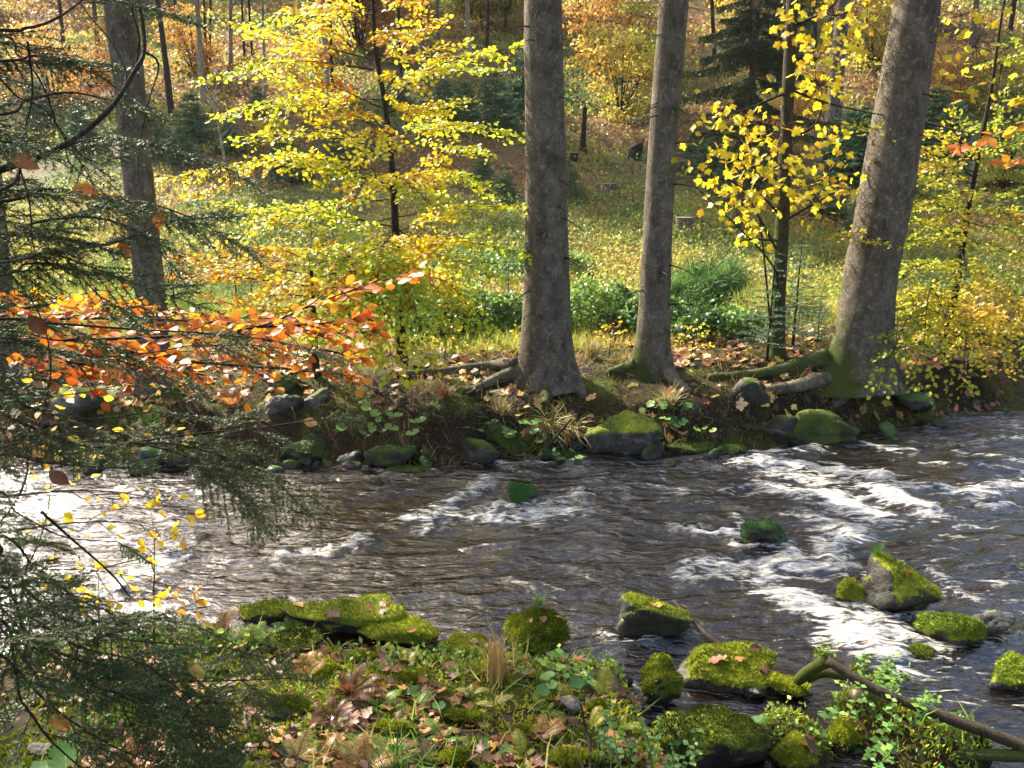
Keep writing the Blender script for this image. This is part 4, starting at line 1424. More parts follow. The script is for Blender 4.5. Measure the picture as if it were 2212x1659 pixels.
# sycamore maple: mossy pole with loose bunches of lobed yellow leaves
MYEL = [(0.62, 0.36, 0.02), (0.72, 0.52, 0.02), (0.72, 0.60, 0.03), (0.60, 0.58, 0.04)]
gm = G(1680, 770)
ptsm, radm = vtrunk([(1678, 775, 34), (1682, 650, 29), (1690, 480, 29), (1698, 300, 27), (1706, 120, 26), (1712, 0, 25)], gm[1])
ptsm[0][2] = gm[2] - .05
ptsm, radm = extend_up(ptsm, radm, 13, .03)
em = thing('maple_tree', gm, 'mossy maple pole with loose bunches of lobed yellow leaves', 'tree')
V, Q, col = trunk_mesh(ptsm, radm, 14, .07, .5, .15, 31, .5, (-1, -.3, 0, 3.0), fine_to=6)
obj('trunk', make_mesh('trunk', V, [Q], M['bark_maple'], col), em)
fo = Foliage()
mbr = [([(1683, 640), (1660, 560), (1500, 400)], -.5, None), ([(1688, 560), (1640, 470), (1590, 395), (1470, 385), (1380, 410)], -.4, None),
       ([(1700, 190), (1760, 215), (1860, 240), (1990, 262)], -.6, None), ([(1664, 700), (1655, 600), (1640, 470), (1610, 340)], -.5, None),
       ([(1690, 480), (1760, 440), (1820, 405)], -.5, None), ([(1698, 300), (1760, 270), (1790, 180)], -.4, None), ([(1690, 470), (1560, 330)], -.7, None),
       ([(1700, 200), (1600, 240), (1540, 250)], -.5, None), ([(1706, 60), (1790, 20), (1830, -30)], -.4, None), ([(1690, 520), (1600, 520), (1560, 560)], -.6, None),
       ([(1990, 262), (2060, 280), (2110, 290)], -.6, None)]
for vp, dy, _ in mbr:
    path = smooth_path([P(a, b, gm[1] + dy * k / max(1, len(vp) - 1)) for k, (a, b) in enumerate(vp)], 12)
    fo.wood.tube(path, np.linspace(.020, .005, 12), 5, cap=False)
for (cx, cy, rx_, ry_, n) in [(1600, 300, 70, 50, 42), (1560, 250, 50, 40, 24), (1570, 380, 70, 40, 26), (1640, 390, 50, 50, 26), (1740, 400, 80, 40, 34), (1770, 430, 60, 25, 18),
                              (1600, 430, 60, 30, 20), (1780, 190, 60, 50, 40), (1760, 130, 50, 50, 26), (1800, 40, 60, 45, 36), (1830, 95, 40, 30, 14),
                              (1800, 300, 50, 40, 22), (1610, 500, 40, 30, 18), (1720, 60, 40, 50, 18), (2080, 180, 50, 40, 16), (2110, 90, 60, 60, 22),
                              (1690, 290, 30, 60, 14), (1620, 340, 50, 40, 24), (1880, 60, 40, 60, 12), (2060, 40, 50, 40, 16), (1590, 470, 40, 40, 12),
                              (1680, 370, 60, 50, 20), (1800, 400, 40, 30, 14)]:
    n = int(n * 1.45)
    q = np.array([P(cx + rng.normal() * rx_ * .7, cy + rng.normal() * ry_ * .7, gm[1] + rng.uniform(-1.0, .3)) for _ in range(n)])
    d = unit(rng.normal(size=(n, 3)) * np.array([1, .8, .5]) + np.array([0, -.3, -.75]))
    nn = unit(rng.normal(size=(n, 3)) * .6 + np.array([-.2, -.5, .7]))
    fo.add(q, d, nn, rnd(n, .07, .125), lerpcol(MYEL, rnd(n, 0, 1)))
    c0 = q.mean(0)
    for a_ in q[::2]:
        mid = (a_ + c0) / 2 + np.array([0, 0, .05])
        fo.wood.tube(smooth_path([c0, mid, a_], 5), .004, 3, cap=False)
fo.finish(em, 'maple', MAPLE, 'leaf', 300, woodmat='bark_dark', woodname='branches')

# tiny beech seedlings with yellow leaves on the far bank
def seedling(vx, vy, hv, label, colf, leaf=.06, n=9):
    g = G(vx, vy)
    f = float(to_v(g)[2][0])
    h = hv * f / F_PX
    e = thing('beech_seedling', g, label, 'sapling')
    fo = Foliage()
    top = g + np.array([rng.uniform(-.1, .1), 0, h])
    pth = smooth_path([g - np.array([0, 0, .03]), (g + top) / 2 + np.array([.02, 0, 0]), top], 8)
    A = Acc(); A.tube(pth, np.linspace(.009, .003, 8), 5); A.build('stem', M['bark_dark'], e)
    for k in range(n):
        u = .3 + .7 * k / n
        p0 = np.array([np.interp(u, np.linspace(0, 1, 8), pth[:, q]) for q in range(3)])
        az = k * 2.4 + rng.uniform(-.4, .4)
        ln = h * .5 * (1.15 - u * .7)
        b = p0 + np.array([math.cos(az), math.sin(az), .25]) * ln
        spray(fo, [p0, (p0 + b) / 2 + np.array([0, 0, .02]), b], leaf, .16, .07, .04, colf, .004, .1, .2, .35)
    fo.finish(e, nobj=120, woodname='twigs')


seedling(1315, 772, 78, 'knee high yellow beech seedling between the two straight trunks', pal(YEL, 2, 75))
seedling(1490, 778, 80, 'bright yellow seedling beside the slimmer trunk', pal(YEL, 2, 76, .1))
seedling(1930, 770, 110, 'thin yellow seedling right of the leaning trunk', pal(GRY, 2, 77))
seedling(1130, 765, 70, 'small yellow seedling at the left foot of the thickest trunk', pal(GRY, 2, 78, -.1))
seedling(960, 775, 90, 'yellow seedling under the beech beside the mossy root', pal(YEL, 2, 79, .1))
seedling(2110, 790, 80, 'small yellow seedling on the dark right bank', pal(GRY, 2, 80, -.1))
# ------------------------------------------------------------------ young spruces
def young_spruce_mesh(seed, whorls, per, dens, nl, pals, spread=.36, gap=.03):
    """unit height crown, trunk separate"""
    rg = np.random.default_rng(seed)
    A = Acc()
    P_, D_, N_, S_ = [], [], [], []
    for w in range(whorls):
        z = gap + (w + rg.uniform(0, .5)) / whorls * (.96 - gap)
        Lb = spread * (1 - z) ** .85 + .025
        for b in range(per):
            az = rg.uniform(0, 6.28)
            ln = Lb * rg.uniform(.7, 1.15)
            d = np.array([math.cos(az), math.sin(az), rg.uniform(-.15, .35)])
            sdv = np.array([-math.sin(az), math.cos(az), 0])
            n = max(3, int(ln * dens))
            q = np.linspace(.1, 1, n)[:, None]
            tp = np.array([0, 0, z]) + d * ln * q + np.array([0, 0, -.10]) * ln * q ** 2
            A.tube(tp[:: max(1, n // 4)], .0022, 3, col=(.05, .04, .03), cap=False)
            wid = ln * .30 * (1.1 - q)
            for rep in (-1, 0, 1):
                pp = tp + sdv * wid * rep * rg.uniform(.3, 1, (n, 1)) + np.array([0, 0, -.12]) * wid * abs(rep)
                P_.append(pp); D_.append(unit(d + sdv * rep * .9 + rg.normal(size=(n, 3)) * .55)); N_.append(unit(rg.normal(size=(n, 3))))
                S_.append(nl * rg.uniform(.6, 1.2, n))
    P_, D_, N_, S_ = [np.concatenate(q) for q in (P_, D_, N_, S_)]
    A.leaves(TRI, P_, D_, N_, S_, pick(pals, len(P_)), sx=.34)
    return A.mesh('crown', M['needle'])


GB = [(0.125, 0.213, 0.106), (0.094, 0.175, 0.081), (0.188, 0.275, 0.125), (0.075, 0.138, 0.056)]
YS = [young_spruce_mesh(s, 15, 7, 75, .065, GB, .36) for s in (1, 2, 3)]
YSS = [young_spruce_mesh(s, 13, 5, 130, .022, GB, .34, .12) for s in (5, 6)]
A = Acc(); A.tube([(0, 0, -.05), (0, 0, .5), (0, 0, 1.0)], [.014, .009, .002], 6); YST = A.mesh('trunk', M['bark_dark'])


def young_spruce(p, h, label, group, sparse=False, wide=1.0, tint=(1, 1, 1), mesh=None):
    e = thing('young_spruce', p, label, 'tree', group)
    e.rotation_euler = (0, 0, rng.uniform(0, 6.28))
    e.scale = (h * wide, h * wide, h)
    for nm, me in (('trunk', YST), ('crown', mesh or (YSS if sparse else YS)[rng.integers(2 if sparse else 3)])):
        o = bpy.data.objects.new(nm, me); COL.objects.link(o); o.parent = e
        o.color = (*tint, 1)
        if nm == 'trunk' and wide > 1: o.scale = (1 / wide, 1 / wide, 1)
    return e


def vspruce(vx, vy, hv, label, group=None, **k):
    g = G(vx, vy)
    return young_spruce(g, hv * (1.3 if not k.get('sparse') else 1) * float(to_v(g)[2][0]) / F_PX, label, group, **k)


vspruce(378, 662, 145, 'thin young spruce in the meadow right of the left trunk', sparse=True)
vspruce(512, 655, 130, 'thin young spruce behind the orange beech', sparse=True)
vspruce(545, 650, 115, 'second thin spruce behind the orange beech', sparse=True)
vspruce(1657, 778, 250, 'thin dark spruce sapling just left of the mossy maple pole', sparse=True)
vspruce(1712, 752, 240, 'thin spruce sapling just right of the mossy maple pole', sparse=True)
vspruce(1765, 740, 120, 'small spruce sapling behind the mossy root of the leaning trunk', sparse=True)
vspruce(1098, 668, 130, 'small spruce against the left side of the thickest trunk', sparse=True)
vspruce(2130, 690, 150, 'small green spruce behind the crooked beech', sparse=True)
for vx, vy, hv, lb in [(610, 395, 75, 'young spruce alone on the slope left of the yellow beech'), (655, 388, 52, 'small spruce next to the lone young spruce'),
                       (1070, 285, 95, 'bushy blue green spruce left of the thickest trunk'), (1005, 255, 60, 'little spruce on the slope beside the brown stump'),
                       (1232, 430, 62, 'low spruce bush right of the thickest trunk'), (1545, 395, 105, 'dark bushy spruce below the hanging spruce'),
                       (1832, 405, 130, 'dense spruce left of the leaning trunk'), (1785, 470, 80, 'dark spruce bush behind the maple pole'),
                       (725, 362, 66, 'dark spruce bush left of the yellow beech trunk'), (765, 345, 50, 'small dark spruce beside the yellow beech'),
                       (420, 305, 80, 'slender spruce right of the left trunk'), (330, 335, 90, 'wide spruce behind the left trunk'),
                       (395, 352, 62, 'low spruce right of the left trunk'), (1040, 405, 60, 'pale spruce near the grey stump'),
                       (962, 272, 75, 'spruce between the grey hillside trunks'), (1130, 245, 100, 'tall narrow spruce left of the thickest trunk'),
                       (1625, 425, 70, 'spruce bush under the yellow maple leaves'), (1560, 435, 70, 'spruce bush above the sawn stump'),
                       (2050, 335, 90, 'spruce right of the leaning trunk'), (300, 272, 66, 'spruce on the upper left slope'),
                       (1505, 372, 85, 'spruce at the left foot of the hanging spruce'), (1855, 505, 66, 'low spruce at the edge of the leaning trunk'),
                       (860, 242, 62, 'spruce in the upper yellow leaves'), (1090, 430, 50, 'low spruce beside the spruce bush'),
                       (560, 250, 50, 'spruce by the pale birch'), (180, 330, 80, 'spruce in the left twigs'), (90, 280, 80, 'spruce near the left edge'),
                       (1640, 395, 90, 'dark spruce left of the maple pole'), (1860, 385, 120, 'dark spruce touching the leaning trunk'), (2010, 310, 100, 'dark spruce right beside the leaning trunk'),
                       (2150, 400, 90, 'dark spruce near the right edge'), (500, 330, 60, 'dark spruce by the leafless sapling')]:
    vspruce(vx, vy, hv, lb, 'young spruces on the hillside', wide=1.4)
# larger dark spruce with hanging boughs in front of the hill
gS = P(1600, 420, 23.5); gS[2] = float(hgt(gS[0], gS[1]))
eS = thing('spruce_tree', gS, 'dark spruce with hanging boughs between slim trunk and maple', 'tree')
A = Acc(); A.tube([gS - [0, 0, .1], gS + [.1, 0, 4], gS + [.1, 0, 11]], [.14, .10, .02], 10); A.build('trunk', M['bark_far'], eS)
axp = np.array([gS, gS + [.1, 0, 4], gS + [.1, 0, 11]])
boughs(eS, axp, gS[2] + 2.4, gS[2] + 10.5, 80, .3, .85, BOUGHF)

# ------------------------------------------------------------------ trees of the hillside
def crown_mesh(seed, n, pals, size, clumps=46, rad=(1, 1, 1.15)):
    rg = np.random.default_rng(seed)
    c = unit(rg.normal(size=(clumps, 3))) * rg.uniform(.25, 1, (clumps, 1)) ** .6 * np.array(rad)
    ci = rg.integers(0, clumps, n)
    p = c[ci] + rg.normal(size=(n, 3)) * np.array([.20, .20, .07])
    cc = pick(pals, clumps, .2)[ci] * rg.uniform(.8, 1.2, (n, 1))
    A = Acc()
    A.leaves(QUADL, p, unit(rg.normal(size=(n, 3))), unit(rg.normal(size=(n, 3)) * .7 + [0, -.3, .6]), size * rg.uniform(.6, 1.2, n), cc)
    for k in range(0, clumps, 2):
        A.tube(smooth_path([(0, 0, -1.0), c[k] * .5 + [0, 0, -.25], c[k]], 5), np.linspace(.018, .005, 5), 3, col=(.05, .04, .03), cap=False)
    return A.mesh('crown', M['leaf'])


GOLD = [(.55, .38, .06), (.60, .46, .07), (.54, .30, .05), (.44, .42, .07), (.62, .50, .10)]
RUST = [(.48, .25, .06), (.54, .32, .08), (.44, .20, .05), (.52, .38, .08)]
OLIV = [(.30, .30, .05), (.40, .36, .05), (.22, .26, .045), (.46, .36, .05)]
CROWN = {'gold': [crown_mesh(20 + k, 3600, GOLD, .10) for k in range(3)], 'rust': [crown_mesh(30 + k, 3600, RUST, .10) for k in range(2)],
         'olive': [crown_mesh(40 + k, 3600, OLIV, .10) for k in range(2)]}
TR = {}


def hill_tree(p, H, r, crown, cz, cr, label, group, bark='bark_far', lean=(0, 0), extra=0, name='forest_tree'):
    e = thing(name, p, label, 'tree', group)
    top = p + np.array([lean[0], lean[1], H])
    pts = np.array([p - [0, 0, .3], p + (top - p) * .45 + np.array([rng.uniform(-.1, .1), 0, 0]), top])
    A = Acc(); A.tube(smooth_path(pts, 16), np.linspace(r, r * .3, 16), 10, cap=False, wob=.12, seed=int(abs(p[0]) * 100)); A.build('trunk', M[bark], e)
    for k in range(1 + extra):
        if crown is None: break
        o = bpy.data.objects.new('crown', CROWN[crown][rng.integers(len(CROWN[crown]))])
        COL.objects.link(o); attach(o, e)
        u = (cz + k * rng.uniform(.9, 1.6) * cr * .7) / H
        c = p + (top - p) * min(u, 1.05) + rng.normal(size=3) * .2 * cr * (k > 0)
        o.matrix_basis = Matrix.Translation(c) @ Matrix.Rotation(rng.uniform(0, 6.28), 4, 'Z') @ Matrix.Scale(cr * rng.uniform(.85, 1.15), 4)
    return e


HT = [  # top x at the upper edge, base x, base y, width, bark, height, label
    (335, 372, 252, 15, 'bark_dark', 15, 'dark leaning trunk right of the left spruce on the hill'),
    (424, 440, 235, 14, 'bark_pale', 15, 'pale pinkish trunk on the upper left slope'),
    (566, 572, 228, 7, 'bark_pale', 12, 'thin white birch stem left of the yellow beech'),
    (696, 708, 232, 14, 'bark_pale', 14, 'pale trunk behind the yellow beech top'),
    (712, 718, 205, 8, 'bark_dark', 14, 'thin dark trunk beside the pale one behind the yellow beech'),
    (903, 922, 264, 12, 'bark_far', 13, 'grey lichen spotted trunk right of the yellow beech'),
    (943, 948, 245, 8, 'bark_far', 12, 'thin grey trunk right of the lichen spotted one'),
    (1008, 1016, 168, 12, 'bark_pale', 14, 'white trunk near the top left of the thickest spruce'),
    (380, 390, 125, 8, 'bark_dark', 14, 'short looking dark trunk high on the left slope'),
    (438, 446, 160, 7, 'bark_dark', 13, 'thin dark trunk behind the pale pinkish one'),
    (455, 452, 140, 6, 'bark_dark', 13, 'thinnest dark trunk behind the pale pinkish one'),
    (500, 497, 150, 10, 'bark_pale', 14, 'pale trunk high between birch and pinkish trunk'),
    (522, 528, 130, 6, 'bark_dark', 12, 'thin dark trunk high on the slope'),
    (540, 545, 128, 6, 'bark_dark', 12, 'second thin dark trunk high on the slope'),
    (1680, 1684, 185, 13, 'bark_dark', 14, 'dark trunk behind the maple pole'),
    (1822, 1788, 392, 38, 'bark_far', 14, 'thick lichen spotted trunk between maple and leaning spruce'),
    (1760, 1762, 110, 10, 'bark_dark', 13, 'dark trunk in the golden top right background'),
    (2112, 2092, 165, 14, 'bark_far', 13, 'greenish trunk right of the leaning spruce'),
    (1252, 1250, 130, 9, 'bark_dark', 13, 'dark trunk high between the two straight spruces'),
    (1365, 1362, 110, 10, 'bark_dark', 13, 'dark trunk high left of the slim spruce'),
    (1540, 1545, 120, 10, 'bark_dark', 13, 'dark trunk behind the hanging spruce'),
    (1055, 1052, 120, 9, 'bark_dark', 13, 'dark trunk high left of the thickest spruce'),
    (860, 868, 190, 8, 'bark_dark', 13, 'dark trunk behind the beech crown'),
    (205, 215, 140, 12, 'bark_far', 14, 'trunk high left of the left spruce'), (130, 142, 160, 10, 'bark_dark', 14, 'dark trunk in the upper left twigs'),
    (2190, 2170, 150, 12, 'bark_dark', 13, 'dark trunk in the upper right corner')]
for tx, bx, by, w, bk, H, lb in HT:
    g = G(bx, by)
    f = float(to_v(g)[2][0])
    tp = P(tx, 0, g[1])
    k = (tp[0] - g[0]) / max(tp[2] - g[2], 1)
    if bx < 740: H = 9
    hill_tree(g, H, w * f / F_PX / 2, ['gold', 'rust', 'olive', 'gold'][rng.integers(4)], H * .82, rng.uniform(1.8, 2.6), lb, None, bk, (k * H, 0), 1)
def column(vx):
    for lim, w in ((150, 'at the left edge'), (330, 'behind the left spruce'), (520, 'right of the left spruce'), (720, 'left of the yellow beech'), (900, 'behind the yellow beech'),
                   (1100, 'right of the yellow beech'), (1250, 'behind the thickest trunk'), (1400, 'between the straight trunks'), (1600, 'right of the slim trunk'), (1800, 'behind the maple'),
                   (2000, 'behind the leaning trunk')):
        if vx < lim: return w
    return 'at the right edge'


# far wood above: trunks with golden crowns
cnt = 0
for k in range(400):
    y = rng.uniform(46, 95); x = rng.uniform(-.72 * y - 4, .72 * y + 4)
    if cnt >= 64: break
    p = np.array([x, y, float(hgt(x, y))])
    vx, vy, f = to_v(p)
    if 560 < vx[0] < 1140 and vy[0] > 130: continue
    cnt += 1
    cr = rng.uniform(1.7, 3.0)
    H = rng.uniform(8, 13) if vx[0] > 750 else rng.uniform(5.5, 8)
    kc = ['gold', 'rust', 'gold', 'olive', 'olive'][rng.integers(5)]
    kb = ['bark_far', 'bark_dark', 'bark_pale', 'bark_dark'][rng.integers(4)]
    lb = '%s tree with %s trunk in the far wood %s' % ({'gold': 'golden', 'rust': 'orange', 'olive': 'yellow green'}[kc], {'bark_far': 'brown', 'bark_dark': 'dark', 'bark_pale': 'pale'}[kb], column(vx[0]))
    hill_tree(p, H, rng.uniform(.07, .17), kc, rng.uniform(2.2, 4.2), cr, lb, 'trees of the far wood', kb, (rng.uniform(-.6, .6), 0), 2)
# shrubs and low golden trees named one by one
for vx, vy, cr, kind, lb in [(1340, 255, 2.0, 'gold', 'golden brown bushy tree between the two straight spruces'), (1290, 150, 2.2, 'rust', 'rust coloured tree behind the golden bushy one'),
                             (1400, 180, 1.8, 'olive', 'olive leaved tree left of the slim spruce'), (1180, 300, .8, 'rust', 'orange shrub left of the thickest trunk'),
                             (930, 300, .55, 'gold', 'golden shrub at the foot of the grey trunk'), (420, 160, 1.4, 'rust', 'orange leaved small tree at the pinkish trunk'),
                             (260, 210, 1.5, 'rust', 'orange beech left of the left spruce'), (120, 230, 1.6, 'rust', 'pale orange beech in the upper left'),
                             (640, 215, .8, 'gold', 'golden shrub by the birch'), (1700, 330, 1.1, 'rust', 'orange shrub behind the maple pole'),
                             (2040, 230, 1.2, 'rust', 'rusty shrub right of the leaning spruce'), (1880, 150, 1.5, 'gold', 'golden tree left of the leaning spruce top'),
                             (2150, 250, 1.6, 'olive', 'yellow green bush near the upper right edge'), (2170, 420, 1.0, 'olive', 'yellow green bush at the right edge'),
                             (590, 330, .6, 'gold', 'small golden shrub on the slope'), (1750, 250, 1.2, 'rust', 'russet tree behind the maple leaves')]:
    g = G(vx, vy)
    hill_tree(g, cr * 1.6, .05, kind, cr * .95, cr, lb, None, 'bark_dark', name='autumn_shrub')


# bare sapling on the slope
g = G(492, 385); f = float(to_v(g)[2][0]); h = 190 * f / F_PX
e = thing('bare_sapling', g, 'leafless sapling standing on the slope left of the yellow beech', 'tree')
A = Acc(); A.tube(smooth_path([g - [0, 0, .1], g + [-.15, 0, h * .55], g + [-.45, 0, h]], 10), np.linspace(.055, .012, 10), 6); A.build('trunk', M['bark_pale'], e)
for k in range(9):
    u = .3 + .07 * k
    p0 = g + np.array([-.35 * u, 0, h * u]); az = rng.uniform(0, 6.28)
    A = Acc(); A.tube(smooth_path([p0, p0 + [math.cos(az) * .5, math.sin(az) * .5, .5], p0 + [math.cos(az) * .8, math.sin(az) * .8, 1.3]], 6), np.linspace(.02, .006, 6), 4)
    A.build('branch', M['bark_pale'], e)


# ------------------------------------------------------------------ stumps, post and root plate
def stump(vx, vy, wv, hv, label, bark='bark_far', top='cut_wood', slant=.0):
    g = G(vx, vy); f = float(to_v(g)[2][0]); r = wv * f / F_PX / 2; h = hv * f / F_PX
    e = thing('tree_stump', g, label, 'stump')
    pts = np.array([g - [0, 0, .15], g + [0, 0, h * .5], g + [0, 0, h]])
    V, Q, col = trunk_mesh(pts, np.array([r * 1.1, r, r * .97]), 20, .07, .5, .15, int(vx), .2)
    V[:, 2] += slant * (V[:, 0] - g[0]) * sstep(0, h, V[:, 2] - g[2])
    obj('trunk', make_mesh('trunk', V, [Q], M[bark], col), e)
    ring = V[-20:]
    c = ring.mean(0)
    T = np.stack([np.full(20, 20), np.arange(20), (np.arange(20) + 1) % 20], -1)
    obj('cut_face', make_mesh('cut_face', np.vstack([ring + [0, 0, .004], c + [0, 0, .012]]), [T], M[top], None), e)
    return e, g, r, h


stump(1478, 505, 42, 34, 'pale topped stump with mossy roots at the foot of the slope')
stump(1310, 412, 44, 14, 'low wide grey stump on the grassy slope')
stump(1027, 386, 40, 17, 'grey stump behind the yellow beech leaves')
stump(2085, 628, 40, 18, 'reddish stump behind the crooked beech')
stump(1046, 272, 12, 26, 'small orange brown stump high on the slope', 'cut_wood')
stump(1372, 345, 32, 30, 'broken dark stump with roots under the golden tree', 'bark_dark', 'bark_dark', slant=.5)
stump(1240, 352, 18, 20, 'small dark stump right of the thickest trunk', 'bark_dark')
g = G(1258, 330); f = float(to_v(g)[2][0])
e = thing('dead_snag', g, 'dark dead standing snag on the leafy slope', 'dead tree')
h = 92 * f / F_PX; r = 11 * f / F_PX / 2
V, Q, col = trunk_mesh(np.array([g - [0, 0, .1], g + [.03, 0, h * .5], g + [.06, 0, h]]), np.array([r * 1.3, r, r * .85]), 12, .1, .5, .2, 9, .3)
obj('trunk', make_mesh('trunk', V, [Q], M['bark_dark'], col), e)
A = Acc(); A.tube([g + [.06, 0, h - .02], g + [.07, 0, h + .12]], [r * .8, r * .1], 8); A.build('broken_top', M['bark_dark'], e)
# mossy log and roots by the pale stump
for vp, rr, lb in [([(1500, 480), (1530, 495), (1572, 512)], .12, 'mossy root log lying right of the pale topped stump'),
                   ([(1320, 545), (1380, 552), (1440, 556)], .05, 'thin fallen branch on the meadow edge')]:
    q = [G(a, b) + [0, 0, rr * .6] for a, b in vp]
    e = thing('fallen_log', q[1], lb, 'log')
    A = Acc(); A.tube(smooth_path(q, 10), np.linspace(rr, rr * .5, 10), 8, col=(.3, .3, .3), wob=.2); A.build('wood', M['dead_wood'], e)

# ------------------------------------------------------------------ cover of the hill and the meadow
def in_view(x, y, m=3.0):
    return np.abs(x) < .66 * y + m


def clumps(n, ylo, yhi, per, rad, hh, size, cols, seed, ypow=1.0):
    y = ylo + (yhi - ylo) * rnd(n, 0, 1) ** ypow
    x = rnd(n, -1, 1) * (.68 * y + 3)
    return x, y


A = Acc()
n = 20000
y = 19 + 60 * rnd(n, 0, 1) ** 1.3
x = rnd(n, -1, 1) * (.66 * y + 3)
dens = fbm(x * .28, y * .28, 0, 3, 90)
ok = dens > -.32
x, y, dens = x[ok], y[ok], dens[ok]
n = len(x); per = 13
z = hgt(x, y)
sc = np.clip(y / 42, .7, 1.5)
ct = .5 + 1.0 * fbm(x * .2, y * .2, 0, 3, 92) + rnd(n, -.28, .28)
HC = [(0.095, 0.147, 0.042), (0.158, 0.211, 0.053), (0.252, 0.294, 0.063), (0.358, 0.347, 0.074), (0.400, 0.294, 0.084), (0.358, 0.200, 0.074), (0.232, 0.147, 0.063)]
cc = lerpcol(HC, ct)
rp = np.repeat(np.arange(n), per)
m_ = n * per
hh = np.repeat(sc * rnd(n, .18, .42), per)
q = np.stack([x[rp] + rng.normal(size=m_) * .24 * sc[rp], y[rp] + rng.normal(size=m_) * .24 * sc[rp], z[rp] + hh * rnd(m_, .05, 1)], -1)
A.leaves(QUADL, q, unit(rng.normal(size=(m_, 3)) + [0, 0, .5]), unit(rng.normal(size=(m_, 3)) + [0, -.4, .5]), rnd(m_, .10, .22) * sc[rp], cc[rp] * rnd(m_, .7, 1.3)[:, None])
o = A.build('bilberry_scrub', M['leaf'])
tag(o, 'low brown and green bilberry scrub covering the hillside', 'scrub', kind='stuff')

A = Acc()
n = 120000
y = 12.3 + 12 * rnd(n, 0, 1) ** 1.1
x = rnd(n, -1, 1) * (.66 * y + 2)
ok = (y - y_far(x)) > 2.6 + .8 * fbm(x, y, 0, 2, 94)
x, y = x[ok], y[ok]
n = len(x)
ct = .48 + .9 * fbm(x * .45, y * .45, 0, 3, 95) + rnd(n, -.25, .25)
MG = [(0.127, 0.205, 0.034), (0.215, 0.282, 0.044), (0.321, 0.360, 0.058), (0.429, 0.410, 0.078), (0.448, 0.332, 0.098), (0.332, 0.195, 0.069)]
A.leaves(BLADE, np.stack([x, y, hgt(x, y) - .01], -1), unit(rng.normal(size=(n, 3)) * .55 + [.15, -.1, .8]), unit(rng.normal(size=(n, 3))), rnd(n, .12, .36), lerpcol(MG, ct), sx=.75)
o = A.build('meadow_grass', M['grass'])
tag(o, 'sunlit yellow green grass of the meadow behind the trunks', 'grass', kind='stuff')


A = Acc()
n = 5200
y = 14.5 + 12 * rnd(n, 0, 1)
x = rnd(n, -1, 1) * (.66 * y + 2)
ok = fbm(x * .35, y * .35, 0, 3, 97) + .5 * sstep(-6, 3, x) > .12
x, y = x[ok], y[ok]
n = len(x); per = 14
rp = np.repeat(np.arange(n), per); m_ = n * per
z = hgt(x, y)
cl = lerpcol([(.06, .12, .03), (.12, .20, .045), (.25, .31, .06), (.38, .36, .07), (.42, .28, .07)], .42 + 1.1 * fbm(x * .35, y * .35, 0, 2, 98) + rnd(n, -.15, .15))
q = np.stack([x[rp] + rng.normal(size=m_) * .16, y[rp] + rng.normal(size=m_) * .16, z[rp] + np.repeat(rnd(n, .2, .55), per) * rnd(m_, .2, 1)], -1)
A.leaves(QUADL, q, unit(rng.normal(size=(m_, 3)) + [0, -.3, .1]), unit(rng.normal(size=(m_, 3)) * .6 + [-.2, -.5, .8]), rnd(m_, .05, .10), cl[rp] * rnd(m_, .8, 1.2)[:, None])
o = A.build('meadow_herbs', M['leaf'])
tag(o, 'pale green and yellow herbs at the foot of the slope', 'herbs', kind='stuff')


# bramble thickets and lush grass mounds at the meadow edge
def thicket(vx, vy, rx_, ry_, hh, n, cols, label, leaf=.085, name='bramble_bush', grass=False):
    c = G(vx, vy)
    e = thing(name, c, label, 'bush' if not grass else 'grass tuft')
    a = rnd(n, 0, 6.28); rr = np.sqrt(rnd(n, 0, 1))
    px, py = c[0] + np.cos(a) * rr * rx_, c[1] + np.sin(a) * rr * ry_
    top = hh * np.sqrt(np.clip(1 - rr ** 2, 0, 1)) * (1 + .9 * fbm(px * 1.6, py * 1.6, 0, 3, int(vx)))
    pz = hgt(px, py) + top * (1 - .55 * rnd(n, 0, 1) ** 2)
    p = np.stack([px, py, pz], -1)
    cl = lerpcol(cols, .5 + .9 * fbm(px * 1.3, py * 1.3, pz * 1.3, 2, 33) + rnd(n, -.3, .3))
    A = Acc()
    if grass:
        d = unit(rng.normal(size=(n, 3)) * .5 + np.array([.3, -.45, .35]))
        A.leaves(BLADE, p, d, unit(rng.normal(size=(n, 3)) + [0, 0, 1]), rnd(n, .25, .5), cl, sx=.7)
    else:
        A.leaves(QUADL, p, unit(rng.normal(size=(n, 3)) + [0, -.6, -.25]), unit(rng.normal(size=(n, 3)) * .6 + [-.2, -.5, .9]), leaf * rnd(n, .6, 1.3), cl, sx=1.15)
    A.build('foliage', M['grass'] if grass else M['leaf'], e, kind='stuff')
    B = Acc()
    for k in range(26):
        a = rng.uniform(0, 6.28); r1 = rng.uniform(.1, .9)
        b0 = np.array([c[0] + math.cos(a) * r1 * rx_ * .6, c[1] + math.sin(a) * r1 * ry_ * .6, 0]); b0[2] = float(hgt(b0[0], b0[1]))
        tip = b0 + np.array([math.cos(a) * .5, math.sin(a) * .5, hh * .8])
        B.tube(smooth_path([b0, (b0 + tip) / 2 + [0, 0, .15], tip], 5), .006, 3, cap=False)
    B.build('stems', M['dead_wood'], e, kind='stuff')


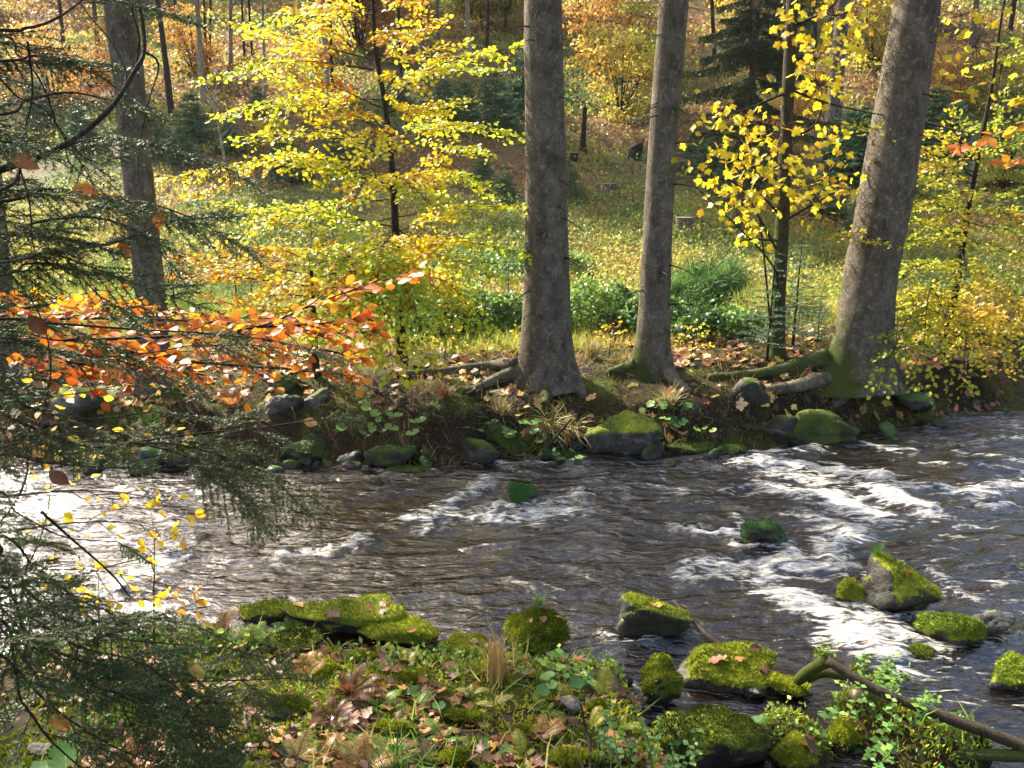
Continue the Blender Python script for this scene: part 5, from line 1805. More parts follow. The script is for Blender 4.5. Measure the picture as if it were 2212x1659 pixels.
BR = [(.035, .075, .018), (.07, .15, .03), (.13, .24, .045), (.22, .34, .065), (.36, .44, .08)]
thicket(1312, 722, 1.5, .9, .85, 7500, BR, 'lush dark green bramble thicket between the two straight trunks')
thicket(1050, 715, 1.5, .9, .75, 6500, BR, 'green bramble thicket left of the thickest trunk')
thicket(940, 735, .6, .6, .5, 1600, BR, 'low bramble patch under the yellow beech')
thicket(1545, 735, .8, .7, .62, 2800, BR, 'bramble patch under the grass mound right of the slim trunk')
thicket(1500, 668, 1.0, 1.0, .8, 5200, [(.04, .09, .02), (.08, .17, .04), (.15, .25, .05), (.26, .32, .08)], 'bright green grass mound right of the slim trunk', grass=True, name='grass_mound')
thicket(1660, 690, .9, .8, .45, 2600, [(.10, .16, .03), (.24, .30, .05), (.36, .38, .08), (.42, .34, .1)], 'yellowing grass mound behind the maple pole', grass=True, name='grass_mound')
thicket(1150, 600, 1.6, 1.0, .5, 2600, [(.10, .18, .04), (.2, .32, .06), (.34, .42, .08)], 'pale green herb patch behind the thickest trunk', leaf=.10)
thicket(1000, 600, 1.6, 1.0, .5, 2200, [(.10, .18, .04), (.2, .32, .06), (.34, .42, .08)], 'pale green herb patch behind the yellow beech', leaf=.10)
thicket(2110, 700, 1.4, .9, .6, 1900, [(.2, .22, .03), (.38, .36, .04), (.52, .42, .05), (.5, .3, .05)], 'yellow green undergrowth behind the crooked beech', leaf=.09, name='undergrowth_bush')
thicket(1990, 690, .9, .8, .5, 1800, [(.2, .22, .03), (.38, .36, .04), (.52, .42, .05), (.5, .3, .05)], 'yellow undergrowth right of the leaning trunk', leaf=.09, name='undergrowth_bush')
# ------------------------------------------------------------------ fallen leaves
FALL = [(.19, .075, .028), (.11, .045, .022), (.28, .12, .035), (.42, .22, .05), (.18, .07, .025), (.32, .17, .05), (.08, .035, .018), (.13, .05, .022), (.15, .06, .025), (.27, .09, .025), (.09, .038, .02), (.12, .05, .022)]
FALLB = [(.62, .40, .07), (.58, .33, .10), (.66, .48, .10), (.50, .24, .06), (.40, .16, .08), (.60, .42, .20)]


def surf_normal(x, y, e=.04):
    hx = (hgt(x + e, y) - hgt(x - e, y)) / (2 * e)
    hy = (hgt(x, y + e) - hgt(x, y - e)) / (2 * e)
    return unit(np.stack([-hx, -hy, np.ones_like(hx)], -1))


def scatter(n, xr, yr, cond):
    x, y = rnd(n, *xr), rnd(n, *yr)
    ok = cond(x, y)
    return x[ok], y[ok]


def spot(x, y):
    if y > 7.5:
        d = y - float(y_far(x))
        w = 'close to the water' if d < .5 else 'on the bank edge' if d < 1.3 else 'among the roots' if d < 2.3 else 'towards the meadow'
    else:
        d = float(y_near(x)) - y
        w = 'close to the water' if d < .4 else 'in the upper litter' if d < .9 else 'in the middle litter' if d < 1.4 else 'in the lower litter'
    return beside(x, y) + ' ' + w


def leaf_field(x, y, smin, smax, pals, nobj, label, group, stuff_label, lift=.012, tilt=.35):
    n = len(x)
    p = np.stack([x, y, hgt(x, y) + lift + rnd(n, 0, .03)], -1)
    nn = unit(surf_normal(x, y) + rng.normal(size=(n, 3)) * tilt)
    d = unit(rng.normal(size=(n, 3)) * [1, 1, .15])
    d = unit(d - nn * (d * nn).sum(1, keepdims=True))
    s = rnd(n, smin, smax)
    c = pick(pals, n, .25)
    vx, vy, f = to_v(p)
    sc = np.where((vx > 0) & (vx < 2212) & (vy > 0) & (vy < 1659), s / f, 0)
    order = np.argsort(-sc)
    top = order[:nobj]
    kinds = ['maple', 'maple2', 'maple3', 'beech']
    for i in top:
        k = kinds[rng.integers(4)]
        o = leaf_obj('fallen_leaf', k, 'litter', p[i], d[i], nn[i], s[i] * (.75 if k == 'beech' else 1), c[i])
        cw = c[i]
        nm_ = 'yellow' if cw[1] > .62 * cw[0] else 'golden' if cw[0] > .38 else 'orange' if cw[0] > .25 else 'brown' if cw[0] > .14 else 'dark brown'
        tag(o, '%s %s %s %s' % (nm_, 'oval' if k == 'beech' else 'lobed', label, spot(p[i][0], p[i][1])), 'leaf', group)
    rest = order[nobj:]
    A = Acc()
    h3 = np.array_split(rest, 3)
    for t_, q in zip((MAPLE, MAPLE2, BEECH), h3):
        A.leaves(t_, p[q], d[q], nn[q], s[q], c[q])
    o = A.build('leaf_litter', M['litter'])
    tag(o, stuff_label, 'fallen leaves', kind='stuff')


near_ok = lambda x, y: (y_near(x) - y > .05) & (np.abs(x) < .66 * y + .6) & (hgt(x, y) > .06)
x, y = scatter(15000, (-4.2, 2.6), (2.4, 6.8), near_ok)
dn = fbm(x * 1.6, y * 1.6, 0, 3, 81)
k = rnd(len(x), 0, 1) < .22 + .9 * dn
leaf_field(x[k], y[k], .035, .085, FALL, 170, 'leaf', 'fallen leaves on the near bank', 'brown leaf litter strewn over the near bank')
far_ok = lambda x, y: (y - y_far(x) > .12) & (y - y_far(x) < 4.5)
x, y = scatter(12000, (-6.5, 7.5), (8.5, 17), far_ok)
k = rnd(len(x), 0, 1) < .30 + .7 * fbm(x * .9, y * .9, 0, 2, 82) + .3 * sstep(1.6, 3, x)
leaf_field(x[k], y[k], .08, .15, FALL + FALLB, 60, 'leaf on far bank', 'fallen leaves on the far bank', 'leaf litter on the far bank under the trunks')
# maple leaves one can point to on the far bank
for vx, vy, s, c, lb in [(1370, 832, .16, FALLB[2], 'pale yellow maple leaf upright left of the slim trunk'), (1270, 862, .16, FALLB[1], 'pale orange leaf below the two trunks'),
                         (1365, 905, .17, FALLB[1], 'tan maple leaf on the grass of the far bank'), (1118, 906, .13, FALLB[1], 'orange maple leaf under the thickest trunk'),
                         (1157, 882, .16, FALLB[1], 'tan cupped leaf below the thickest trunk'), (1220, 908, .15, FALLB[0], 'yellow leaf beside the grass tuft'),
                         (1318, 905, .14, FALLB[1], 'pale leaf on the bare grey rock'), (1378, 940, .16, FALLB[1], 'tan maple leaf on the overhanging rock'),
                         (1110, 842, .11, FALLB[3], 'orange leaf at the foot of the thickest trunk'), (1655, 860, .17, FALLB[0], 'golden leaf below the roots of the leaning trunk'),
                         (1700, 905, .16, FALLB[0], 'yellow leaf on the dark right bank'), (1590, 880, .17, FALLB[5], 'pale leaf left of the dark hummock'),
                         (1745, 915, .16, FALLB[3], 'orange leaf hanging over the dark hummock'), (1690, 770, .17, FALLB[5], 'pale maple leaf on the root of the leaning trunk'),
                         (1915, 870, .14, FALLB[2], 'pale yellow leaf on the dark bank right of the leaning trunk'), (1795, 925, .15, FALLB[0], 'yellow maple leaf at the waterline by the hummock'),
                         (1640, 880, .17, FALLB[0], 'bright leaf among roots of the leaning trunk'), (1840, 815, .12, FALLB[0], 'yellow leaf at the foot of the leaning trunk')]:
    g = G(vx, vy)
    o = leaf_obj('fallen_leaf', 'maple', 'litter', g + [0, -.02, .03], rng.normal(size=3) * [1, .3, .3], np.array([rng.normal() * .3, -.8, .7]), s, c)
    tag(o, lb, 'leaf')
# leaves on the boulders
for key, n, c, lb in [('r3', 5, FALL, 'leaf lying on the bright green central boulder'), ('r2', 6, FALL, 'leaf lying on the rounded boulder by the slab'), ('r6', 7, FALL, 'leaf lying on the broad flat mossy rock'),
                      ('slab', 5, FALL, 'leaf lying on the long dark slab'), ('r5', 2, FALL, 'leaf lying on the pointed dark rock'), ('r10', 3, FALL, 'brown leaf stuck to the tall grey rock'),
                      ('r4', 3, FALL, 'leaf lying on the dull green low stone'), ('r9', 1, FALL, 'orange leaf on the small upright moss peak'), ('r21', 3, FALL, 'leaf on the mossy stone at the bottom edge')]:
    e_, V = RK[key]
    D, Fc = ico(4)
    vn, fn = vnormals(V, Fc)
    cand = np.where(vn[:, 2] > .75)[0] if (vn[:, 2] > .75).sum() > 5 else np.argsort(-vn[:, 2])[:30]
    for k in range(n):
        i = rng.choice(cand)
        o = leaf_obj('fallen_leaf', ['maple', 'maple2', 'beech'][rng.integers(3)], 'litter', V[i] + vn[i] * .018, unit(rng.normal(size=3) * [1, 1, .1]),
                     unit(vn[i] + rng.normal(size=3) * .25), rng.uniform(.07, .12), pick(c, 1)[0])
        tag(o, lb, 'leaf', 'leaves on ' + key if n > 1 else None)
        if n > 1: o['group'] = lb.replace('leaf lying', 'leaves lying')

# ------------------------------------------------------------------ moss, herbs and grass of the banks
def bank_cover(name, label, n, xr, yr, cond, cols, tpl, smin, smax, seed, thr, mat, up=.8, sx=1.0, fs=1.7, lift=0, spread=.7):
    x, y = scatter(n, xr, yr, cond)
    d = fbm(x * fs, y * fs, 0, 3, seed)
    k = d + .6 * sstep(1.5, 2.2, x) * (y < 8) > thr + rnd(len(x), -.15, .15)
    x, y, d = x[k], y[k], d[k]
    n = len(x)
    A = Acc()
    dirs = unit(rng.normal(size=(n, 3)) * spread + [0, -.1, up])
    A.leaves(tpl, np.stack([x, y, hgt(x, y) + rnd(n, 0, 1) * lift - .005], -1), dirs, unit(rng.normal(size=(n, 3)) + [0, -.3, .6]), rnd(n, smin, smax),
             lerpcol(cols, .5 + .8 * fbm(x * 2.3, y * 2.3, 0, 2, seed + 1) + rnd(n, -.3, .3)), sx=sx)
    o = A.build(name, M[mat])
    tag(o, label, name.replace('_', ' ').split()[-1], kind='stuff')


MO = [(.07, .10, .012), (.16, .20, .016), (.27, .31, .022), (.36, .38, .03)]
HE = [(.05, .11, .02), (.09, .19, .03), (.16, .28, .05), (.28, .36, .06)]
isl_ok = lambda x, y: (hgt(x, y) > .03) & (np.abs(x) < .66 * y + 2.2) & (y < 8) & ((y_near(x) - y > .0) | (x > 1.2))
bank_cover('bank_moss', 'green moss cushions covering the near bank', 200000, (-4.2, 7.0), (2.4, 8.2), isl_ok, MO, TRI, .02, .055, 101, -.25, 'moss', .8, .5)
bank_cover('bank_herbs', 'small green herbs growing on the near bank and islets', 42000, (-4.2, 7.0), (2.4, 8.2), isl_ok, HE, QUADL, .02, .05, 103, -.02, 'grass', .5, 1.0, 1.4, .10)
bank_cover('bank_grass', 'thin grass blades on the near bank', 9000, (-4.2, 7.0), (2.4, 8.2), isl_ok, [(.10, .2, .03), (.2, .3, .05), (.36, .36, .09), (.46, .36, .14)], BLADE, .10, .26, 105, .0, 'grass', .8, .8)
farb = lambda x, y: (y - y_far(x) > .03) & (y - y_far(x) < 4.2)
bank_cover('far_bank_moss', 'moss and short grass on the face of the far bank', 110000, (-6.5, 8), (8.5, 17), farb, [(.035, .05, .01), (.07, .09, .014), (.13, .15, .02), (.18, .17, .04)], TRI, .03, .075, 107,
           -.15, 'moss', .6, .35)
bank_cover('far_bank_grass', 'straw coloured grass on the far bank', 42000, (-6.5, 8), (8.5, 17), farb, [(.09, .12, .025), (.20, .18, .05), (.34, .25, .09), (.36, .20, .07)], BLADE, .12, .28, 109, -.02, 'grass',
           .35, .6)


# grass tufts
def tuft(p, n, ln, cols, label, droop=.0, name='grass_tuft', lean=(0, 0)):
    e = thing(name, p, label, 'grass tuft')
    A = Acc()
    a = rnd(n, 0, 6.28)
    d = unit(np.stack([np.cos(a) * rnd(n, .2, .9) + lean[0], np.sin(a) * rnd(n, .2, .9) + lean[1], rnd(n, .5, 1.3) - droop], -1))
    A.leaves(BLADE, p + rng.normal(size=(n, 3)) * [.035, .035, .0] * (ln / .3), d, unit(np.stack([-np.cos(a) * .6, -np.sin(a) * .6, np.ones(n)], -1)), ln * rnd(n, .6, 1.2),
             lerpcol(cols, rnd(n, 0, 1)), sx=.55)
    A.build('blades', M['grass'], e, kind='stuff')


STR = [(.12, .14, .03), (.26, .22, .06), (.40, .30, .11), (.46, .38, .18)]
GRN = [(.05, .13, .02), (.10, .24, .03), (.18, .32, .05)]
tuft(G(1187, 925), 110, .42, STR, 'straw coloured hanging grass tuft below the thickest trunk', .75, lean=(0, -.5))
tuft(G(1232, 930), 90, .40, STR, 'hanging grass tuft left of the overhanging rock', .75, lean=(.1, -.5))
tuft(G(1085, 895), 120, .34, STR, 'brownish grass hummock on the far bank', .4)
tuft(G(1440, 880), 130, .34, STR, 'dry grass on the far bank below the slim trunk', .3)
tuft(G(330, 935), 130, .36, GRN, 'bright green grass tuft on the far bank behind the spruce twigs', .3)
tuft(G(1275, 775), 160, .36, STR, 'dry yellow grass between the two straight trunks', .1)
tuft(G(1350, 790), 120, .30, STR, 'dry grass beside the root of the slim trunk', .2)
tuft(G(960, 860), 120, .30, [(.2, .09, .03), (.30, .15, .06), (.36, .22, .1)], 'rusty dry grass left of the pale flat stone', .3)
tuft(RK['r3'][1][np.argmax(RK['r3'][1][:, 2] - .6 * RK['r3'][1][:, 0] * 0)] + [.05, .05, -.02], 70, .13, GRN, 'little green grass tuft on top of the bright central boulder', .0)
tuft(RK['r10'][1][np.argmax(RK['r10'][1][:, 2])] - [0, 0, .02], 130, .12, GRN, 'green grass cap on the tall grey rock in the rapids', .3)
tuft(G(1395, 1490), 110, .26, GRN, 'green grass tuft beside the mossy ridge stone', .1)
tuft(G(1075, 1470), 60, .36, [(.3, .17, .06), (.42, .28, .1), (.5, .36, .14)], 'upright dry brown stems below the moss mound', -.5)
tuft(G(1000, 1340), 40, .18, GRN, 'thin grass at the water beside the low dull stone', .1)
tuft(G(680, 1390), 60, .25, GRN, 'fresh grass blades in front of the long slab', .0)
tuft(G(860, 1660), 60, .2, GRN, 'grass tuft at the bottom edge', .0)
tuft(G(1540, 1440) + [0, 0, .1], 40, .2, GRN, 'grass sprig on the broad flat rock', .0)


# ------------------------------------------------------------------ ferns
def fern(p, fronds, label, cols, ln, name='fern'):
    e = thing(name, p, label, 'fern')
    ln = ln * (.68 if p[1] < 8 else .9)
    for (az, el, sc) in fronds:
        L = ln * sc
        s_ = np.linspace(0, 1, 16)
        hd = np.array([math.cos(az), math.sin(az), 0])
        path = p + hd * (L * .92 * s_[:, None] * math.cos(el)) + np.array([0, 0, 1]) * (L * (math.sin(el) * s_ - .38 * s_ ** 2.2))[:, None]
        A = Acc()
        c = np.array(cols[rng.integers(len(cols))]) * rng.uniform(.8, 1.2)
        A.tube(path, np.linspace(.004, .0012, 16), 4, col=c * .6, cap=False)
        t, n, b = poly_frames(path)
        sidev = unit(np.cross(t, [0, 0, 1.0]))
        nn = np.cross(sidev, t)
        m_ = 24
        u = np.linspace(.14, .98, m_)
        for sg in (-1, 1):
            q = np.stack([np.interp(u, s_, path[:, k]) for k in range(3)], -1)
            tt = np.stack([np.interp(u, s_, t[:, k]) for k in range(3)], -1)
            ss = np.stack([np.interp(u, s_, sidev[:, k]) for k in range(3)], -1)
            n2 = np.stack([np.interp(u, s_, nn[:, k]) for k in range(3)], -1)
            pl = L * .21 * np.sin(np.pi * np.clip(u * .85 + .12, 0, 1)) ** .8
            A.leaves(PINNA, q, unit(ss * sg + tt * .35 + rng.normal(size=(m_, 3)) * .05 - np.array([0, 0, .12])), n2, pl * (.8 if name == 'bracken' else 1), c * rnd(m_, .85, 1.15)[:, None], sx=1.0)
        A.build('frond', M['leaf'], e)
    return e


FY = [(.50, .48, .06), (.58, .52, .08), (.42, .45, .06)]
FT = [(.50, .28, .08), (.56, .36, .12), (.44, .22, .07)]
FB = [(.13, .045, .018), (.17, .06, .022), (.10, .035, .016)]
FG = [(.14, .26, .03), (.20, .33, .04), (.32, .40, .05)]
fern(G(1302, 1508), [(1.2, 1.25, 1.0), (2.2, .9, .6)], 'upright yellow green fern frond beside the mossy ridge stone', FY, .42)
fern(G(1235, 1520), [(2.5, .9, 1), (1.9, 1.0, .7)], 'yellow fern frond leaning over the purplish stone', FY, .34)
fern(G(1018, 1500), [(.3, .5, 1), (2.8, .5, .9), (1.5, .7, .7)], 'pale yellow small fern on the near bank centre', [(.62, .58, .14), (.66, .6, .2)], .22)
fern(G(1070, 1525), [(.5, .6, 1), (3.0, .4, .9), (1.2, .6, .7)], 'pale yellow fern below the brown stems', [(.62, .58, .14), (.66, .6, .2)], .26)
fern(G(1165, 1600), [(.6, .7, 1), (.1, .8, .9), (2.6, .6, .6), (1.3, .9, .8)], 'tan drying fern in the middle of the near bank', FT, .40)
fern(G(1275, 1575), [(.35, .8, 1), (.9, .9, .9)], 'yellow fern left of the big dark boulder', FY, .34)
fern(G(1300, 1620), [(.15, .45, 1)], 'single yellow frond lying before the big dark boulder', [(.6, .5, .08)], .34)
fern(G(790, 1665), [(2.7, .8, 1), (3.3, .6, .8), (.3, .5, 1), (1.8, .9, .9)], 'tan dried fern at the bottom edge left of centre', FT, .44)
fern(G(640, 1640), [(1.2, .9, 1), (2.2, .8, .8), (.4, .7, .7)], 'pale tan fern among spruce twigs at the bottom', [(.56, .42, .14), (.5, .36, .12)], .34)
fern(G(755, 1505), [(a, .9 + .3 * math.sin(a * 3), .8 + .2 * math.cos(a)) for a in np.arange(0, 6.2, .55)], 'dead rust brown bracken clump on the near bank', FB, .52, 'bracken')
fern(G(720, 1560), [(a, .8, .8) for a in np.arange(.2, 6.2, .8)], 'dark brown dead bracken beside the rust brown clump', FB, .42, 'bracken')
fern(G(650, 1382), [(2.9, .75, 1.1), (2.4, .9, 1), (3.3, .6, .9), (1.9, 1.0, .8)], 'arching green fern in front of the long slab', FG, .48)
fern(G(655, 1470), [(1.2, 1.0, 1), (.6, .8, .9), (2.2, .8, .8), (1.7, 1.1, .9)], 'tan fern below the green arching fern', FT, .42)
fern(G(475, 1378), [(a, 1.1, .8 + .3 * math.sin(2 * a)) for a in np.arange(0, 6.2, .7)], 'tall yellow brown fern clump at the water left of the slab', [(.34, .26, .06), (.28, .14, .05), (.36, .36, .07)], .52)
fern(G(550, 1395), [(2.6, .8, 1), (1.2, 1.0, 1), (.3, .8, .8), (2.0, 1., .9)], 'yellow green fern left of the arching fern', FG, .38)
for vx, vy, az, L, c, lb in [(900, 1540, 1.0, .34, FG, 'small green fern left of the pale yellow ferns'), (1130, 1640, 1.8, .36, FY, 'yellow green fern at the bottom centre'), (960, 1600, 2.4, .34, FG, 'small green fern on the bottom moss hummock'),
                          (820, 1530, .6, .32, FG, 'green fern right of the dark brown bracken'), (1340, 1570, 2.6, .32, FG, 'green fern left of the big dark boulder top'), (700, 1650, 1.2, .36, FT, 'tan fern left of the dried bottom fern'),
                          (590, 1560, 2.0, .34, FG, 'green fern beside the spruce tips'), (480, 1620, 1.2, .36, FY, 'yellow green fern under the spruce tips at the bottom'), (1180, 1540, 2.2, .30, FG, 'green fern above the tan drying fern'),
                          (880, 1440, 1.0, .28, FY, 'little yellow fern below the rounded boulder')]:
    fern(G(vx, vy), [(az + q, .7 + .25 * math.sin(3 * q), .75 + .25 * math.cos(2 * q)) for q in (0, 1.1, 2.3, 3.4, 4.6)], lb, c, L)
fern(G(330, 838), [(a, .9, 1) for a in np.arange(0, 6.2, .7)], 'rust coloured fern at the foot of the left spruce', [(.42, .18, .05), (.5, .24, .07)], .55)
fern(G(500, 880), [(a, .9, 1) for a in np.arange(0, 6.2, .8)], 'rust coloured fern on the far bank left of the boulders', [(.42, .18, .05), (.36, .13, .05)], .55)
fern(G(215, 880), [(a, .9, 1) for a in np.arange(0, 6.2, .9)], 'yellow green fern on the left far bank', FG, .6)
fern(G(1030, 930), [(3.5, .6, 1), (5.2, .5, .8)], 'small yellow fern right of the leaning far boulder', FY, .3)


# ------------------------------------------------------------------ broad leaved plants
def herb(p, n, size, spread_, hh, cols, label, kind='round', name='leafy_plant', cat='plant'):
    e = thing(name, p, label, cat)
    if kind == 'quad':                                   # leafy stems: leaves in pairs up each shoot
        for k in range(max(3, n // 4)):
            a = rng.uniform(0, 6.28); r = spread_ * math.sqrt(rng.random())
            b0 = p + np.array([math.cos(a) * r, math.sin(a) * r * .8, 0]); b0[2] = max(float(hgt(b0[0], b0[1])), p[2] - .12) - .01
            tip = b0 + np.array([rng.normal() * .3 * hh, rng.normal() * .3 * hh, hh * rng.uniform(.5, 1.1)])
            path = smooth_path([b0, (b0 + tip) / 2 + rng.normal(size=3) * .02, tip], 6)
            A = Acc(); A.tube(path, .0022, 4, col=(.12, .16, .04), cap=False); A.build('stem', M['grass'], e)
            for j in range(5):
                u = .3 + .7 * j / 4
                q = np.array([np.interp(u, np.linspace(0, 1, 6), path[:, w]) for w in range(3)])
                for sg in (0, math.pi):
                    az = j * 1.57 + sg + a
                    leaf_obj('leaf', 'quad', 'grass', q, np.array([math.cos(az), math.sin(az), .1]), np.array([rng.normal() * .3, -.4 + rng.normal() * .3, 1]), size * rng.uniform(.6, 1.15) * (1.15 - .4 * u),
                             pick(cols, 1, .2)[0], e)
        return e
    for k in range(n):
        a = rng.uniform(0, 6.28); r = spread_ * math.sqrt(rng.random())
        b0 = p + np.array([math.cos(a) * r * .6, math.sin(a) * r * .4, 0]); b0[2] = max(float(hgt(b0[0], b0[1])), p[2] - .2) - .01
        tip = p + np.array([math.cos(a) * r, math.sin(a) * r * .7, hh * rng.uniform(.3, 1.0)])
        A = Acc(); A.tube(smooth_path([b0, (b0 + tip) / 2 + [0, 0, hh * .12], tip], 5), .0025, 4, col=(.14, .18, .05), cap=False)
        A.build('stem', M['grass'], e)
        leaf_obj('leaf', kind, 'grass', tip, np.array([math.cos(a), math.sin(a) - .4, -.15]), np.array([rng.normal() * .3, -.5 + rng.normal() * .25, 1]), size * rng.uniform(.55, 1.15),
                 pick(cols, 1, .2)[0], e)
    return e


BB = [(.07, .18, .04), (.11, .23, .05), (.16, .29, .06), (.22, .33, .06)]
BU = [(.055, .13, .03), (.085, .18, .04), (.13, .22, .045)]
herb(G(868, 940), 18, .15, .42, .36, BB, 'bright green butterbur leaves at the far waterline')
herb(G(795, 955), 7, .13, .28, .26, BB, 'smaller butterbur leaves left of the blocky boulder')
herb(G(1112, 945), 12, .13, .32, .28, BB, 'green lobed leaves below the thickest trunk')
herb(G(1185, 975), 4, .16, .14, .18, BB, 'two toned green leaf at the far waterline by the pointed stone')
herb(G(1455, 915), 16, .12, .40, .26, BB, 'scattered round green leaves on the far bank below the slim trunk')
herb(G(1510, 935), 8, .13, .3, .22, BB, 'green leaves above the flat moss ledge')
herb(G(1210, 1000) + [0, 0, .05], 10, .09, .22, .12, BB, 'fresh herbs on the small stone where the far foam starts')
herb(G(1395, 1665), 46, .055, .30, .32, BU, 'leafy bluish green herb in front of the big dark boulder', 'quad')
herb(G(1360, 1650), 26, .05, .2, .24, BU, 'leafy herb left of the big dark boulder', 'quad')
herb(G(1890, 1560), 30, .075, .28, .22, BB, 'fresh green herb growing on the islet under the driftwood', 'quad')
herb(G(1960, 1600), 40, .06, .40, .22, BB, 'dense low green herb on the islet at the bottom right', 'quad')
herb(G(1850, 1460), 44, .06, .34, .18, HE, 'green cushion of small leaves behind the driftwood elbow', 'quad')
herb(G(1930, 1500), 30, .06, .30, .15, HE, 'green cushion of small leaves right of the driftwood elbow', 'quad')
herb(G(2150, 1360), 50, .06, .40, .25, HE, 'green herbs on the bank at the right edge', 'quad')
herb(G(2180, 1310), 40, .06, .40, .22, HE, 'upper green herbs at the right edge', 'quad')
herb(G(2180, 1440), 30, .055, .35, .20, HE, 'green herbs on the mossy stone at the right edge', 'quad')
herb(G(2030, 1350) + [0, 0, .12], 8, .10, .16, .12, BB, 'green sprig on the moss hummock', 'quad')
herb(G(1760, 1270) + [0, 0, .36], 6, .07, .10, .06, BB, 'little green sprig standing in the rapids', 'quad')
herb(G(1200, 1480), 14, .10, .30, .22, HE, 'green herbs right of the moss mound', 'quad')
herb(G(1150, 1480), 5, .07, .22, .14, BB, 'lobed green leaves right of the brown stems')
herb(G(1210, 1505), 3, .12, .1, .09, BU, 'large green leaf beside the purplish stone')
herb(G(930, 1515), 3, .10, .16, .08, BU, 'pair of large bluish green leaves on the near bank')
herb(G(1075, 1625), 3, .11, .08, .07, BB, 'single round green leaf at the bottom centre')
herb(G(55, 1668), 6, .20, .22, .14, [(.09, .22, .03), (.12, .26, .04)], 'large bright green leaves in the bottom left corner')
herb(G(545, 1400), 12, .05, .24, .16, [(.30, .42, .04), (.36, .44, .05)], 'yellow green lobed leaves left of the arching fern')
herb(G(1650, 1560) + [0, 0, .3], 10, .07, .06, .25, BB, 'thin green sprig standing in the side channel', 'quad')
herb(G(1330, 1420), 12, .09, .26, .16, HE, 'small herbs at the edge of the side channel', 'quad')
herb(G(860, 1400), 10, .08, .25, .15, HE, 'small herbs below the rounded boulder', 'quad')
herb(G(1620, 1400) + [0, 0, .2], 18, .06, .16, .14, BB, 'green herbs on the back of the broad flat rock', 'quad')

# ------------------------------------------------------------------ driftwood
def stick(name, label, vp, r0, r1, lift=.05, mat='dead_wood', moss=.75, wob=.15, cat='log', k=9, parent=None, part='wood'):
    q = [(W(a, b, z) if z is not None else G(a, b) + [0, 0, lift]) for a, b, z in vp]
    e = parent or thing(name, q[0], label, cat)
    A = Acc(); path = smooth_path(q, 6 * len(q)); A.tube(path, np.linspace(r0, r1, len(path)), k, col=(moss,) * 3, wob=wob, seed=5); A.build(part, M[mat], e)
    return e


e = stick('driftwood', 'dark fallen branch with mossy elbow lying across the side channel', [(2440, 1760, -.08), (2300, 1665, .10), (2212, 1613, .18), (2041, 1549, .26), (1891, 1489, .34), (1785, 1426, .44)], .044, .030, part='limb')
stick('', '', [(1785, 1428, .44), (1768, 1437, .36), (1741, 1455, .22), (1725, 1470, .1)], .045, .035, moss=.35, parent=e, part='mossy_limb')
stick('', '', [(1842, 1499, .30), (1880, 1496, .28), (1920, 1512, .24)], .03, .035, moss=.95, mat='cut_wood', parent=e, part='broken_stub')
stick('', '', [(1741, 1462, .16), (1780, 1452, .2), (1830, 1462, .2)], .045, .03, moss=.4, parent=e, part='lower_limb')
stick('', '', [(1785, 1426, .44), (1777, 1412, .48)], .03, .014, moss=.5, parent=e, part='snag')
stick('driftwood', 'mossy thin log at the bottom right corner', [(2010, 1645, .06), (2100, 1632, .10), (2250, 1634, .14)], .028, .04, moss=.45)
stick('driftwood', 'thin bare stick leaning from the pointed rock into the shallows', [(1455, 1298, .12), (1500, 1345, .12), (1545, 1385, .10), (1600, 1412, .06)], .012, .018, moss=.95)
stick('twig', 'bent bare twig sticking up before the tan fern', [(1255, 1520, .75), (1262, 1560, .62), (1272, 1600, .55), (1275, 1665, .52)], .006, .009, moss=1, cat='twig', k=5, wob=0)
stick('twig', 'small curved twig lying on the far bank by the grass tuft', [(1165, 985, .05), (1200, 945, .3), (1235, 905, .55)], .02, .012, moss=.95, cat='twig', k=6)
stick('driftwood', 'grey rotten branch half under the far bank hummock', [(1600, 918, .25), (1680, 935, .2), (1740, 950, .1)], .04, .03, moss=.8)

# fine roots hanging out of the far bank face
for k in range(22):
    x = rng.uniform(-4.5, 6.5)
    y = float(y_far(x)) + rng.uniform(.35, .6)
    p0 = np.array([x, y + .1, float(hgt(x, y + .1)) + .02])
    n = 4 + int(rng.integers(4))
    e = thing('hanging_root', p0, 'thin dark root hanging out of the far bank %s' % beside(x, y), 'root', 'hanging roots of the far bank')
    q = [p0, p0 + [rng.normal() * .1, -.18, .03], p0 + [rng.normal() * .2, -.32, -.14], p0 + [rng.normal() * .3, -.40, -.34]]
    A = Acc(); A.tube(smooth_path(q, 12), np.linspace(.013, .004, 12), 5, wob=.2, seed=k); A.build('root', M['dead_wood'], e)
